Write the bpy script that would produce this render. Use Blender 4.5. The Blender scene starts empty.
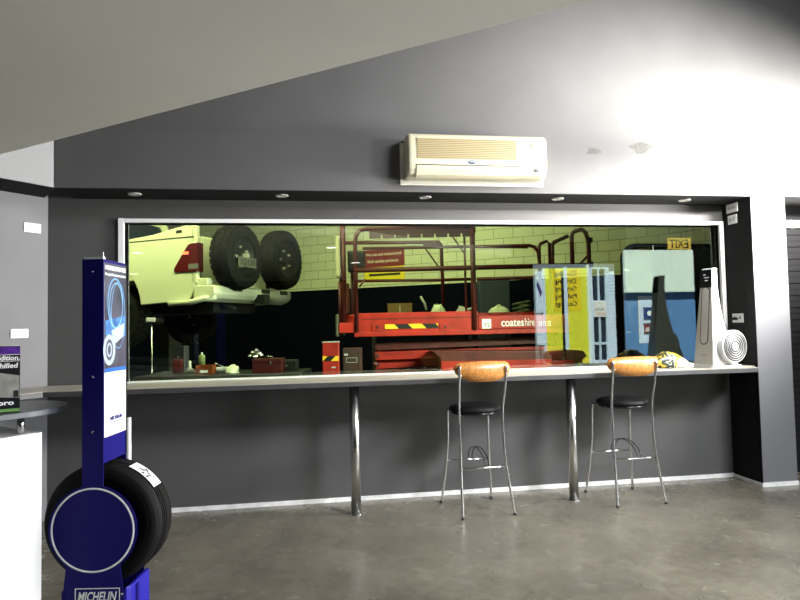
import bpy, math, random
from mathutils import Vector, Matrix, noise
random.seed(7)
S = bpy.context.scene
COL = S.collection
PI = math.pi

# ------------------------------------------------------------------ camera
YAW, PITCH, ROLL, DIST, FOC = 0.1488, 0.0420, -0.0208, 5.238, 600.0
_f = Vector((math.sin(YAW)*math.cos(PITCH), math.cos(YAW)*math.cos(PITCH), math.sin(PITCH)))
_r0 = Vector((math.cos(YAW), -math.sin(YAW), 0)); _u0 = _r0.cross(_f)
_r = _r0*math.cos(ROLL) + _u0*math.sin(ROLL)
_u = -_r0*math.sin(ROLL) + _u0*math.cos(ROLL)
EYE = Vector((0, -DIST, 1.5))
cd = bpy.data.cameras.new('camera'); cam = bpy.data.objects.new('camera', cd); COL.objects.link(cam)
cd.sensor_width = 36; cd.lens = FOC/800*36; cd.clip_start = .02; cd.clip_end = 200
cam.matrix_world = Matrix(((_r.x, _u.x, -_f.x, EYE.x), (_r.y, _u.y, -_f.y, EYE.y), (_r.z, _u.z, -_f.z, EYE.z), (0, 0, 0, 1)))
S.camera = cam
F0 = Vector((math.sin(YAW), math.cos(YAW), 0))          # level forward
def onY(px, py, Y):                                      # survey helper: a photo point on the plane y = Y
    d = _f + _r*(px-400)/FOC - _u*(py-300)/FOC
    return EYE + d*((Y-EYE.y)/d.y)
def onD(px, py, D):                                      # ... at level distance D from the camera
    d = _f + _r*(px-400)/FOC - _u*(py-300)/FOC
    return EYE + d*(D/d.dot(F0))
def onZ(px, py, Z):
    d = _f + _r*(px-400)/FOC - _u*(py-300)/FOC
    return EYE + d*((Z-EYE.z)/d.z)

# ------------------------------------------------------------------ world, sun, daylight, exposure
S.view_settings.view_transform = 'Standard'; S.view_settings.look = 'None'
S.view_settings.exposure = 0.0; S.view_settings.gamma = 1.0; S.view_settings.use_curve_mapping = False
w = bpy.data.worlds.new('sky'); S.world = w; w.use_nodes = True
w.node_tree.nodes['Background'].inputs[0].default_value = (.75, .88, 1, 1)
w.node_tree.nodes['Background'].inputs[1].default_value = 1.5
def lamp(name, kind, loc, target, energy, color=(1, 1, 1), sx=1, sy=1, spread=180, angle=.01):
    l = bpy.data.lights.new(name, kind); o = bpy.data.objects.new(name, l); COL.objects.link(o)
    l.energy = energy; l.color = color
    if kind == 'AREA':
        l.shape = 'RECTANGLE'; l.size = sx; l.size_y = sy; l.spread = math.radians(spread)
    if kind == 'SUN': l.angle = angle
    o.location = loc
    o.rotation_euler = (Vector(target)-Vector(loc)).to_track_quat('-Z', 'Y').to_euler()
    return o
lamp('sun', 'SUN', (0, 0, 12), (2.3, -7.5, 3.2), 26, (1, .97, .9))
lamp('side_window_light', 'AREA', (5.56, -1.35, 2.32), (2.0, -.75, 2.32), 270, (1, .97, .92), 1.5, .62, 100)
lamp('added_wall_glow_light', 'AREA', (4.35, -2.0, 2.98), (3.55, -.38, 2.88), 330, (1, .96, .90), 2.2, .10, 92)  # added for the glow on the upper right wall
lamp('skylight_light', 'AREA', (4.6, -5.0, 4.7), (1.6, -.4, .9), 190, (.95, .97, 1), 2.2, 1.2, 90)
lamp('entry_light', 'AREA', (7.3, -3.2, 1.3), (-2, -2.6, 1.0), 135, (.97, .98, 1), 1.2, 1.6, 110)
lamp('workshop_lamp', 'AREA', (1.0, 4.6, 4.6), (1.2, 7.0, 1.6), 118, (.93, 1, .50), 5.0, .5, 150)
lamp('workshop_lamp_front', 'AREA', (-1.5, .9, 4.2), (-.8, 3.6, 1.7), 190, (.98, 1, .50), 4.5, .4, 150)

# ------------------------------------------------------------------ materials
def mat(name, col, rough=.5, metal=0, var=0.0, scale=8, bump=0, spec=.5, coat=0, col2=None, stretch=None):
    m = bpy.data.materials.new(name); m.use_nodes = True; nt = m.node_tree; b = nt.nodes['Principled BSDF']
    b.inputs['Base Color'].default_value = (*col, 1); b.inputs['Roughness'].default_value = rough
    b.inputs['Metallic'].default_value = metal; b.inputs['Specular IOR Level'].default_value = spec
    b.inputs['Coat Weight'].default_value = coat
    tc = nt.nodes.new('ShaderNodeTexCoord'); mp = nt.nodes.new('ShaderNodeMapping')
    nt.links.new(tc.outputs['Object'], mp.inputs[0])
    if stretch: mp.inputs['Scale'].default_value = stretch
    n = nt.nodes.new('ShaderNodeTexNoise'); n.inputs['Scale'].default_value = scale; n.inputs['Detail'].default_value = 6
    nt.links.new(mp.outputs[0], n.inputs['Vector'])
    if var or col2:
        r = nt.nodes.new('ShaderNodeValToRGB')
        r.color_ramp.elements[0].position = .3; r.color_ramp.elements[1].position = .7
        c2 = col2 or tuple(min(1, c*(1+var)) for c in col)
        r.color_ramp.elements[0].color = (*[c*(1-var) for c in col], 1); r.color_ramp.elements[1].color = (*c2, 1)
        nt.links.new(n.outputs[0], r.inputs[0]); nt.links.new(r.outputs[0], b.inputs['Base Color'])
    if bump:
        bp = nt.nodes.new('ShaderNodeBump'); bp.inputs['Strength'].default_value = bump; bp.inputs['Distance'].default_value = .01
        nt.links.new(n.outputs[0], bp.inputs['Height']); nt.links.new(bp.outputs[0], b.inputs['Normal'])
    return m
def emit(name, col, s):
    m = bpy.data.materials.new(name); m.use_nodes = True; b = m.node_tree.nodes['Principled BSDF']
    b.inputs['Base Color'].default_value = (*col, 1)
    b.inputs['Emission Color'].default_value = (*col, 1); b.inputs['Emission Strength'].default_value = s
    return m
def glassmat(name, refl, tint, rough=0.0):
    m = bpy.data.materials.new(name); m.use_nodes = True; nt = m.node_tree; nt.nodes.clear()
    o = nt.nodes.new('ShaderNodeOutputMaterial'); t = nt.nodes.new('ShaderNodeBsdfTransparent'); g = nt.nodes.new('ShaderNodeBsdfGlossy')
    t.inputs[0].default_value = (*tint, 1); g.inputs['Roughness'].default_value = rough; g.inputs[0].default_value = (.95, 1, .97, 1)
    x = nt.nodes.new('ShaderNodeMixShader'); x.inputs[0].default_value = refl
    nt.links.new(t.outputs[0], x.inputs[1]); nt.links.new(g.outputs[0], x.inputs[2]); nt.links.new(x.outputs[0], o.inputs[0])
    return m
def floormat():
    m = mat('polished_concrete', (.2, .19, .165), .3); nt = m.node_tree; b = nt.nodes['Principled BSDF']
    tc = nt.nodes.new('ShaderNodeTexCoord')
    def N(scale, det, rough=.5):
        n = nt.nodes.new('ShaderNodeTexNoise'); n.inputs['Scale'].default_value = scale; n.inputs['Detail'].default_value = det
        n.inputs['Roughness'].default_value = rough; nt.links.new(tc.outputs['Object'], n.inputs['Vector']); return n
    def ramp(src, p0, c0, p1, c1):
        r = nt.nodes.new('ShaderNodeValToRGB'); e = r.color_ramp.elements
        e[0].position = p0; e[0].color = (*c0, 1); e[1].position = p1; e[1].color = (*c1, 1); nt.links.new(src, r.inputs[0]); return r
    big = ramp(N(1.6, 9, .62).outputs[0], .32, (.125, .113, .090), .68, (.235, .215, .168))
    mid = ramp(N(14, 5, .7).outputs[0], .35, (.72, .72, .72), .6, (1, 1, 1))
    v = nt.nodes.new('ShaderNodeTexVoronoi'); v.inputs['Scale'].default_value = 26; nt.links.new(tc.outputs['Object'], v.inputs['Vector'])
    sp = ramp(v.outputs['Distance'], .07, (.3, .29, .27), .16, (1, 1, 1))
    gate = ramp(N(5, 2).outputs[0], .5, (1, 1, 1), .56, (0, 0, 0))
    def mul(a, b_, fac=1.0):
        x = nt.nodes.new('ShaderNodeMix'); x.data_type = 'RGBA'; x.blend_type = 'MULTIPLY'; x.inputs[0].default_value = fac
        nt.links.new(a, x.inputs[6]); nt.links.new(b_, x.inputs[7]); return x
    lt = nt.nodes.new('ShaderNodeMix'); lt.data_type = 'RGBA'; lt.blend_type = 'LIGHTEN'; lt.inputs[0].default_value = 1
    nt.links.new(sp.outputs[0], lt.inputs[6]); nt.links.new(gate.outputs[0], lt.inputs[7])
    c = mul(mul(big.outputs[0], mid.outputs[0]).outputs[2], lt.outputs[2])
    nt.links.new(c.outputs[2], b.inputs['Base Color'])
    rr = nt.nodes.new('ShaderNodeMapRange'); rr.inputs[3].default_value = .16; rr.inputs[4].default_value = .36
    nt.links.new(N(4, 6).outputs[0], rr.inputs[0]); nt.links.new(rr.outputs[0], b.inputs['Roughness'])
    bp = nt.nodes.new('ShaderNodeBump'); bp.inputs['Strength'].default_value = .12; bp.inputs['Distance'].default_value = .01
    nt.links.new(N(9, 6).outputs[0], bp.inputs['Height']); nt.links.new(bp.outputs[0], b.inputs['Normal'])
    return m
def blockmat():
    m = mat('painted_blockwork', (.6, .62, .42), .9, spec=.05); nt = m.node_tree; b = nt.nodes['Principled BSDF']
    tc = nt.nodes.new('ShaderNodeTexCoord'); sp = nt.nodes.new('ShaderNodeSeparateXYZ'); cb = nt.nodes.new('ShaderNodeCombineXYZ')
    nt.links.new(tc.outputs['Object'], sp.inputs[0]); nt.links.new(sp.outputs[0], cb.inputs[0]); nt.links.new(sp.outputs[2], cb.inputs[1])
    br = nt.nodes.new('ShaderNodeTexBrick'); nt.links.new(cb.outputs[0], br.inputs['Vector'])
    br.inputs['Scale'].default_value = 1; br.inputs['Brick Width'].default_value = .4; br.inputs['Row Height'].default_value = .2
    br.inputs['Mortar Size'].default_value = .008; br.inputs['Color1'].default_value = (.62, .62, .45, 1)
    br.inputs['Color2'].default_value = (.55, .56, .40, 1); br.inputs['Mortar'].default_value = (.30, .31, .22, 1)
    # painted dado: navy below 2.35 m, a coat with its own edge
    lt = nt.nodes.new('ShaderNodeMath'); lt.operation = 'LESS_THAN'; lt.inputs[1].default_value = 2.35; nt.links.new(sp.outputs[2], lt.inputs[0])
    x = nt.nodes.new('ShaderNodeMix'); x.data_type = 'RGBA'; x.inputs[7].default_value = (.0015, .0025, .006, 1)
    nt.links.new(lt.outputs[0], x.inputs[0]); nt.links.new(br.outputs[0], x.inputs[6]); nt.links.new(x.outputs[2], b.inputs['Base Color'])
    bp = nt.nodes.new('ShaderNodeBump'); bp.inputs['Strength'].default_value = .4; bp.invert = True; bp.inputs['Distance'].default_value = .01
    nt.links.new(br.outputs[1], bp.inputs['Height']); nt.links.new(bp.outputs[0], b.inputs['Normal'])
    return m
def stripemat(name, a, b_, w, slope=1.0):
    m = mat(name, a, .5); nt = m.node_tree; b = nt.nodes['Principled BSDF']
    tc = nt.nodes.new('ShaderNodeTexCoord'); sp = nt.nodes.new('ShaderNodeSeparateXYZ'); nt.links.new(tc.outputs['Object'], sp.inputs[0])
    m1 = nt.nodes.new('ShaderNodeMath'); m1.operation = 'MULTIPLY_ADD'; m1.inputs[1].default_value = slope
    nt.links.new(sp.outputs[2], m1.inputs[0]); nt.links.new(sp.outputs[0], m1.inputs[2])
    m2 = nt.nodes.new('ShaderNodeMath'); m2.operation = 'MULTIPLY'; m2.inputs[1].default_value = 1/w; nt.links.new(m1.outputs[0], m2.inputs[0])
    m3 = nt.nodes.new('ShaderNodeMath'); m3.operation = 'FRACT'; nt.links.new(m2.outputs[0], m3.inputs[0])
    m4 = nt.nodes.new('ShaderNodeMath'); m4.operation = 'GREATER_THAN'; m4.inputs[1].default_value = .5; nt.links.new(m3.outputs[0], m4.inputs[0])
    x = nt.nodes.new('ShaderNodeMix'); x.data_type = 'RGBA'; x.inputs[6].default_value = (*a, 1); x.inputs[7].default_value = (*b_, 1)
    nt.links.new(m4.outputs[0], x.inputs[0]); nt.links.new(x.outputs[2], b.inputs['Base Color'])
    return m
MT = dict(
 wall=mat('grey_wall_paint', (.080, .079, .080), .62, var=.06, scale=3),
 wall_lit=mat('lit_grey_wall_paint', (.17, .17, .178), .7, var=.05, scale=3),  # back wall grey, lightened to carry the light on the left wall
 ceil=mat('flat_ceiling_paint', (.74, .74, .67), .8, var=.02, scale=2),
 dark=mat('charcoal_paint_and_shade', (.010, .010, .011), .8, spec=.2),  # also colours the sheets that stand in for shade
 pillar=mat('pillar_paint', (.15, .152, .165), .6),
 white=mat('white_paint', (.8, .8, .8), .4),
 skirt=mat('white_sealant_line', (.85, .85, .85), .5, var=.15, scale=12),
 frame=mat('white_aluminium', (.82, .82, .84), .3),
 bench=mat('pale_laminate', (.42, .39, .33), .45, var=.14, scale=5, stretch=(1, 12, 1)),
 benchedge=mat('dark_bench_edge', (.05, .05, .052), .45, var=.2),
 steel=mat('brushed_steel', (.62, .62, .62), .24, 1, var=.06, scale=30, stretch=(1, 1, .1)),
 chrome=mat('chrome_tube', (.72, .72, .72), .16, 1),
 vinyl=mat('black_vinyl', (.005, .005, .006), .6, spec=.15),
 ply=mat('orange_plywood', (.42, .18, .042), .35, var=.3, scale=16, coat=.2, stretch=(3, 3, 3)),
 blue=mat('royal_blue_enamel', (.007, .005, .14), .45, spec=.2, coat=.05),
 bluedk=mat('navy_panel', (.006, .009, .07), .4),
 rubber=mat('tyre_rubber', (.007, .007, .007), .7, spec=.2, bump=.1, scale=60),
 label=mat('white_label_paper', (.8, .8, .8), .6),
 ink=mat('black_ink', (.01, .01, .01), .6),
 blueink=mat('blue_ink', (.01, .02, .18), .5),
 whiteink=mat('white_ink', (.95, .95, .97), .5),
 acbody=mat('cream_plastic', (.58, .54, .39), .35),
 acgrille=mat('yellowed_grille_plastic', (.38, .31, .16), .5),
 acslot=mat('grille_groove', (.17, .13, .06), .6),
 plast=mat('white_plastic', (.82, .82, .82), .3),
 greyplast=mat('warm_grey_plastic', (.45, .44, .42), .35),
 blackplast=mat('gloss_black_plastic', (.01, .01, .012), .2),
 midgrey=mat('mid_grey_plastic', (.16, .16, .16), .5),
 deskwhite=mat('white_laminate_desk', (.9, .9, .9), .4),
 shelf=mat('dark_grey_laminate', (.075, .085, .10), .35),
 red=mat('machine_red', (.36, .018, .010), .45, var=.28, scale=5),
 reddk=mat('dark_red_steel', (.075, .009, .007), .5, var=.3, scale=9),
 rust=mat('brown_painted_steel', (.035, .013, .009), .6, var=.3),
 utewhite=mat('ute_white_paint', (.74, .76, .58), .3, coat=.3),
 uteblack=mat('black_trim', (.01, .01, .01), .5),
 lampred=mat('tail_lamp_red', (.10, .006, .006), .12, coat=1),
 lamphot=emit('lit_brake_lamp', (1, .12, .05), 4),
 bench2=mat('steel_workbench', (.006, .006, .007), .5),
 cream=mat('cream_panel', (.45, .44, .30), .6),
 yellow=mat('sign_yellow', (.85, .66, .02), .5),
 lime=mat('lime_panel', (.74, .76, .05), .5),
 signred=mat('sign_red', (.20, .008, .008), .45),
 brown=mat('cardboard', (.22, .13, .05), .8, var=.15),
 sack=mat('pale_sack', (.62, .66, .48), .8, var=.15, bump=.3),
 bluegrey=mat('blue_grey_locker', (.030, .042, .065), .5),
 orange=mat('orange_bin_plastic', (.16, .035, .006), .5),
 olive=mat('olive_tin', (.16, .20, .07), .6, var=.4, scale=14),
 paleblue=mat('pale_blue_weatherboard', (.62, .75, .95), .6),
 skyblue=mat('sky_blue_wall', (.10, .24, .52), .6),
 extwhite=mat('white_render', (.78, .90, .84), .7),
 asphalt=mat('asphalt', (.10, .10, .10), .9, var=.2),
 darkglass=mat('dark_door_glass', (.02, .03, .05), .1),
 exitface=emit('exit_sign_face', (1, .66, .12), 4.2),
 hazard=stripemat('hazard_tape', (.85, .50, .02), (.008, .008, .008), .33, 1.0),
 hazard2=stripemat('small_hazard_tape', (.85, .50, .02), (.008, .008, .008), .16, -1.0),
 floor=floormat(), block=blockmat(),
 glass=glassmat('window_glass', .065, (.92, .98, .90)),
 acrylic=glassmat('framed_pane_glass', .02, (.12, .15, .14)),
 lens=mat('downlight_lens', (.75, .75, .72), .4),
 ceillamp=emit('downlight_glow', (1, 1, .98), 9),
)

# ------------------------------------------------------------------ mesh helpers
class MB:
    def __init__(s): s.v = []; s.f = []
    def add(s, vs, fs):
        o = len(s.v); s.v += [Vector(v) for v in vs]; s.f += [tuple(i+o for i in f) for f in fs]; return s
    def box(s, x0, x1, y0, y1, z0, z1):
        return s.add([(x0,y0,z0),(x1,y0,z0),(x1,y1,z0),(x0,y1,z0),(x0,y0,z1),(x1,y0,z1),(x1,y1,z1),(x0,y1,z1)],
                     [(0,3,2,1),(4,5,6,7),(0,1,5,4),(1,2,6,5),(2,3,7,6),(3,0,4,7)])
    def prism(s, poly, a, b, axis='z'):
        n = len(poly)
        def P(p, t): return {'z': (p[0], p[1], t), 'y': (p[0], t, p[1]), 'x': (t, p[0], p[1])}[axis]
        return s.add([P(p, a) for p in poly]+[P(p, b) for p in poly],
              [tuple(range(n))[::-1], tuple(range(n, 2*n))]+[(i, (i+1) % n, (i+1) % n+n, i+n) for i in range(n)])
    def tube(s, pts, r, n=10, closed=False):
        pts = [Vector(p) for p in pts]; rs = r if isinstance(r, (list, tuple)) else [r]*len(pts)
        m = len(pts); up = None; vs = []
        for i, p in enumerate(pts):
            if closed: t = pts[(i+1) % m]-pts[i-1]
            else: t = pts[min(i+1, m-1)]-pts[max(i-1, 0)]
            t.normalize()
            if up is None: up = Vector((0, 0, 1)) if abs(t.z) < .9 else Vector((1, 0, 0))
            a = t.cross(up).normalized(); b = a.cross(t); up = b
            vs += [p+(a*math.cos(2*PI*k/n)+b*math.sin(2*PI*k/n))*rs[i] for k in range(n)]
        fs = []
        for i in range(m if closed else m-1):
            j = (i+1) % m
            fs += [(i*n+k, i*n+(k+1) % n, j*n+(k+1) % n, j*n+k) for k in range(n)]
        if not closed: fs += [tuple(range(n))[::-1], tuple((m-1)*n+k for k in range(n))]
        return s.add(vs, fs)
    def lathe(s, prof, n=48, axis='z', c=(0, 0, 0), closed=False):
        vs = []; m = len(prof); c = Vector(c)
        for k in range(n):
            a = 2*PI*k/n
            for (r, h) in prof:
                x, y = r*math.cos(a), r*math.sin(a)
                vs.append(c+Vector({'z': (x, y, h), 'y': (x, h, y), 'x': (h, x, y)}[axis]))
        fs = []
        for k in range(n):
            k2 = (k+1) % n
            for i in range(m if closed else m-1):
                j = (i+1) % m
                fs.append((k*m+i, k2*m+i, k2*m+j, k*m+j))
        if not closed:
            fs.append(tuple(k*m for k in range(n))); fs.append(tuple(k*m+m-1 for k in range(n))[::-1])
        return s.add(vs, fs)
    def loft(s, secs):
        n = len(secs[0]); vs = [p for q in secs for p in q]; fs = []
        for i in range(len(secs)-1):
            fs += [(i*n+k, i*n+(k+1) % n, (i+1)*n+(k+1) % n, (i+1)*n+k) for k in range(n)]
        fs += [tuple(range(n))[::-1], tuple((len(secs)-1)*n+k for k in range(n))]
        return s.add(vs, fs)
    def build(s, name, m, parent=None, smooth=False, bevel=0, subsurf=0, loc=None):
        me = bpy.data.meshes.new(name); me.from_pydata([tuple(v) for v in s.v], [], s.f); me.update()
        import bmesh
        bm = bmesh.new(); bm.from_mesh(me); bmesh.ops.recalc_face_normals(bm, faces=bm.faces); bm.to_mesh(me); bm.free()
        me.materials.append(m); o = bpy.data.objects.new(name, me); COL.objects.link(o)
        if smooth:
            for p in me.polygons: p.use_smooth = True
        if parent: o.parent = parent
        if loc: o.location = loc
        if bevel:
            b = o.modifiers.new('bevel', 'BEVEL'); b.width = bevel; b.segments = 2; b.limit_method = 'ANGLE'
        if subsurf:
            b = o.modifiers.new('sub', 'SUBSURF'); b.levels = subsurf; b.render_levels = subsurf
        return o
def tag(o, label=None, cat=None, group=None, kind=None):
    if label: o['label'] = label
    if cat: o['category'] = cat
    if group: o['group'] = group
    if kind: o['kind'] = kind
    return o
def empty(name, loc, rz=0, label=None, cat=None, group=None):
    o = bpy.data.objects.new(name, None); COL.objects.link(o); o.location = loc; o.rotation_euler = (0, 0, rz)
    o.empty_display_size = .1
    return tag(o, label, cat, group)
def struct(o): o['kind'] = 'structure'; return o
def copy_tree(o, parent=None):
    c = o.copy(); COL.objects.link(c); c.parent = parent
    for ch in list(o.children): copy_tree(ch, c)
    return c
def text(name, body, size, m, parent, org, xd=(1, 0, 0), ud=(0, 0, 1), ext=.001, shear=0, bold=0, align='LEFT', width=None):
    cu = bpy.data.curves.new('t', 'FONT'); cu.body = body; cu.size = size; cu.extrude = ext; cu.shear = shear; cu.offset = bold
    cu.align_x = align; cu.resolution_u = 3
    to = bpy.data.objects.new('t', cu); COL.objects.link(to)
    bpy.context.view_layer.update()
    me = bpy.data.meshes.new_from_object(to.evaluated_get(bpy.context.evaluated_depsgraph_get()))
    bpy.data.objects.remove(to); bpy.data.curves.remove(cu)
    xs = [v.co.x for v in me.vertices]
    if width and xs:
        k = width/(max(xs)-min(xs))
        for v in me.vertices: v.co.x *= k
    xd = Vector(xd).normalized(); ud = Vector(ud).normalized(); nd = xd.cross(ud)
    for v in me.vertices: v.co = Vector(org)+xd*v.co.x+ud*v.co.y+nd*v.co.z
    me.materials.clear(); me.materials.append(m)
    o = bpy.data.objects.new(name, me); COL.objects.link(o)
    if parent: o.parent = parent
    return o
def arc(cx, cy, r, a0, a1, n=8):
    return [(cx+r*math.cos(math.radians(a0+(a1-a0)*i/n)), cy+r*math.sin(math.radians(a0+(a1-a0)*i/n))) for i in range(n+1)]
def rrect(x0, x1, y0, y1, r, n=6):
    return arc(x1-r, y0+r, r, -90, 0, n)+arc(x1-r, y1-r, r, 0, 90, n)+arc(x0+r, y1-r, r, 90, 180, n)+arc(x0+r, y0+r, r, 180, 270, n)

# ================================================================== SETTING
D = .377                      # bulkhead / pillar face stands this far in front of the window wall
XR, XP = 3.958, 4.30          # recess side, right edge of the pillar
ZS, ZW, ZB = 2.60, 2.398, 1.07
WL, WR = -1.515, 3.90
AV = Vector((-.642, -.767, 0))                  # run of the splayed left wall
FC = Vector((-1.905, -D, 0)); BC = Vector((-2.108, 0, 0))
# floor: one slab for shop and workshop
struct(MB().box(-9, 12.2, -10.4, 0.1, -.2, 0).build('floor', MT['floor']))
struct(MB().box(-9, 12.2, .1, 12, -.2, -.001).build('floor', mat('workshop_concrete', (.03, .03, .03), .8)))
# window wall (pieces round the opening)
m = MB(); m.box(-2.3, WL, 0, .12, 0, ZS+.1); m.box(WR, XR+.02, 0, .12, 0, ZS+.1); m.box(WL, WR, 0, .12, ZW, ZS+.1); m.box(WL, WR, 0, .12, 0, ZB-.03)
struct(m.build('wall_back', MT['wall']))
# bulkhead above + soffit
struct(MB().box(FC.x, 5.618, -D, .12, ZS, 5.1).build('wall_bulkhead', MT['wall']))
struct(MB().box(FC.x, 5.62, -D-.012, -D-.0005, ZS, 3.075).build('trim_1', MT['wall']))
# pillar to the right of the recess
struct(MB().box(XR, XP, -D, .12, 0, ZS-.001).build('wall_pillar', MT['pillar']))
struct(MB().box(XR-.004, XR-.0002, -D+.001, 0, 0, ZS-.001).build('recess_side_shade', MT['dark']))  # shade on the recess side, put in as a near-black sheet
# splayed wall at the left
def slab(p, q, th, z0, z1, name, m_):
    p, q = Vector(p), Vector(q); d = (q-p).normalized(); n = Vector((d.y, -d.x, 0))
    if n.x > 0: n = -n
    return struct(MB().prism([(p.x, p.y), (q.x, q.y), (q.x+n.x*th, q.y+n.y*th), (p.x+n.x*th, p.y+n.y*th)], z0, z1).build(name, m_))
litwall = MT['wall_lit']; upperwall = mat('lit_upper_wall_paint', (.27, .27, .275), .7)  # same grey as the back wall, lightened for the light it catches
slab(BC, BC+AV*5.2, .2, 0, ZS+.05, 'wall_left', litwall)
slab(FC, FC+AV*5.4, .2, ZS, 5.1, 'wall_left_upper', upperwall)
# near-black sheet: shade under the left overhang, put in as colour
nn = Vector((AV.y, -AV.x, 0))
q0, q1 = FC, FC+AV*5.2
struct(MB().prism([(q0.x, q0.y), (q1.x, q1.y), (q1.x+nn.x*.3, q1.y+nn.y*.3), (BC.x-.1, BC.y+.1)], ZS-.004, ZS-.001).build('overhang_shade', MT['dark']))
struct(MB().box(FC.x, XR, -D+.001, 0, ZS-.004, ZS-.001).build('soffit_shade', MT['dark']))  # soffit shade, put in as a near-black sheet
struct(MB().box(-6, -5.6, -10.3, -3.9, 0, 5.1).build('wall_far_left', MT['dark']))
# right-hand part: return wall, high window, wing to the shopfront
struct(MB().box(5.62, 5.8, -2.2, .12, 0, 5.1).build('wall_right', MT['wall']))
struct(MB().box(5.8, 7.6, -2.2, -2.0, 0, 5.1).build('wall_right_step', MT['dark']))
struct(MB().box(7.4, 7.6, -4.1, -2.2, 0, 5.1).build('wall_right_return', MT['dark']))
struct(MB().box(7.4, 12.2, -4.2, -4.0, 0, 5.1).build('wall_wing', MT['dark']))
struct(MB().box(12, 12.2, -10.3, -4.1, 0, 5.1).build('wall_far_right', MT['dark']))
fr = MB()
for y0, y1, z0, z1 in ((-2.15, -.55, 1.93, 1.98), (-2.15, -.55, 2.66, 2.71), (-2.15, -2.10, 1.98, 2.66), (-.60, -.55, 1.98, 2.66)): fr.box(5.58, 5.62, y0, y1, z0, z1)
struct(fr.build('window_3', MT['frame']))
struct(MB().box(5.605, 5.615, -2.10, -.60, 1.98, 2.66).build('window_pane_3', MT['extwhite']))
# flat ceiling with its diagonal edge, raised void to the right
E1 = onZ(0, 154.5, 2.7); E2 = onZ(595, 0, 2.7); ed = (E2-E1).normalized()
A_ = E1-ed*.35; B_ = E2+ed*(3.6-E2.x)/ed.x if ed.x else E2
struct(MB().prism([(A_.x, A_.y), (B_.x, B_.y), (3.6, -10.3), (-6.2, -10.3), (-6.2, -5), (-5.3, -4.6)], 2.70, 2.82).build('ceiling_flat', MT['ceil']))
nx = Vector((-ed.y, ed.x, 0))
def edgewall(p, q, name):
    a, b = Vector((p[0], p[1], 0)), Vector((q[0], q[1], 0)); d = (b-a).normalized(); n = Vector((d.y, -d.x, 0))
    return struct(MB().prism([(a.x, a.y), (b.x, b.y), (b.x+n.x*.1, b.y+n.y*.1), (a.x+n.x*.1, a.y+n.y*.1)], 2.82, 5.1).build(name, MT['wall']))
edgewall(A_, B_, 'wall_void_edge')
edgewall((3.6, B_.y), (3.6, -10.3), 'wall_void_side')
struct(MB().box(-9, 12.2, -7, .12, 5.1, 5.2).build('ceiling_high', MT['dark']))
struct(MB().box(3.6, 12.2, -10.4, -7, 3.7, 3.8).build('ceiling_entry', MT['ceil']))
struct(MB().box(3.6, 12.2, -7.05, -7, 3.8, 5.1).build('wall_entry_head', MT['dark']))
# shopfront behind the camera
def mir(px, py, Yv):
    p = onY(px, py, Yv); return Vector((p.x, -p.y, p.z))
SX0, SX1, SX1B, SX2 = [mir(q, 320, 10.3).x for q in (534, 619.5, 626.5, 713)]
SZ1, SZ2 = mir(580, 262, 10.3).z, mir(670, 249, 10.3).z
struct(MB().box(-6.2, SX0, -10.4, -10.3, 0, 3.7).build('wall_front', MT['dark']))
struct(MB().box(SX0, SX1, -10.4, -10.3, SZ1, 3.7).build('wall_front_head', MT['dark']))
struct(MB().box(SX1B, SX2, -10.4, -10.3, SZ2, 3.7).build('wall_front_head', MT['dark']))
struct(MB().box(SX2, 12.1, -10.4, -10.3, 0, 3.7).build('wall_front_right', MT['dark']))
m = MB(); m.box(SX0, SX0+.05, -10.38, -10.3, 0, SZ1); m.box(SX0, SX1, -10.38, -10.3, SZ1-.04, SZ1)
m.box(SX1, SX1B, -10.4, -10.3, 0, 3.7)  # dark mullion added to keep mirrored daylight off the pane's rubber frame
struct(m.build('window_2', MT['dark']))
# second bay right of the pillar: dark roller and white head
struct(MB().box(XP, 5.618, .0, .12, 0, ZS).build('wall_back_right', MT['dark']))
m = MB(); m.box(XP+.02, 5.6, -.06, 0, 2.37, 2.44); m.box(XP+.02, XP+.06, -.06, 0, 0, 2.37)
struct(m.build('door_frame_1', MT['frame']))
m = MB()
for i in range(38): m.box(XP+.06, 5.6, -.03-.012*(i % 2), -.005, .12+i*.059, .12+i*.059+.055)
d1 = struct(m.build('door_1', MT['dark']))
# skirting lines
struct(MB().box(-2.1, XR-.005, -.014, -.0005, 0, .035).build('baseboard_back', MT['skirt']))
struct(MB().box(XR-.006, XP, -D-.014, -D-.0005, 0, .035).build('baseboard_pillar', MT['skirt']))
struct(MB().box(XR-.018, XR-.0045, -D-.014, -.015, 0, .03).build('baseboard_right', MT['skirt']))
# patched paint on the wall
for (px, py, w_, h_) in ((593, 151, .06, .06), (641, 148, .10, .07)):
    p = onY(px, py, -D-.013)
    pts = [(p.x+w_*math.cos(a)*(1+.35*math.sin(3*a+px)), p.z+h_*.6*math.sin(a)*(1+.3*math.cos(2*a+py))) for a in [2*PI*k/16 for k in range(16)]]
    struct(MB().prism(pts, -D-.0135, -D-.0122, 'y').build('trim_patch', mat('filler_patch', (.066, .064, .060), .8, var=.2, scale=25)))
# window frame and glass
m = MB(); m.box(WL-.045, WL, -.03, .10, ZB-.03, ZW+.035); m.box(WR, WR+.04, -.03, .10, ZB-.03, ZW+.035)
m.box(WL, WR, -.03, .10, ZW, ZW+.032); m.box(WL, WR, .02, .10, ZB-.03, ZB+.008)
win = struct(m.build('window_1', MT['frame'], bevel=.003))
struct(MB().box(WL, WR, .045, .051, ZB, ZW).build('window_pane_1', MT['glass']))

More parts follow.
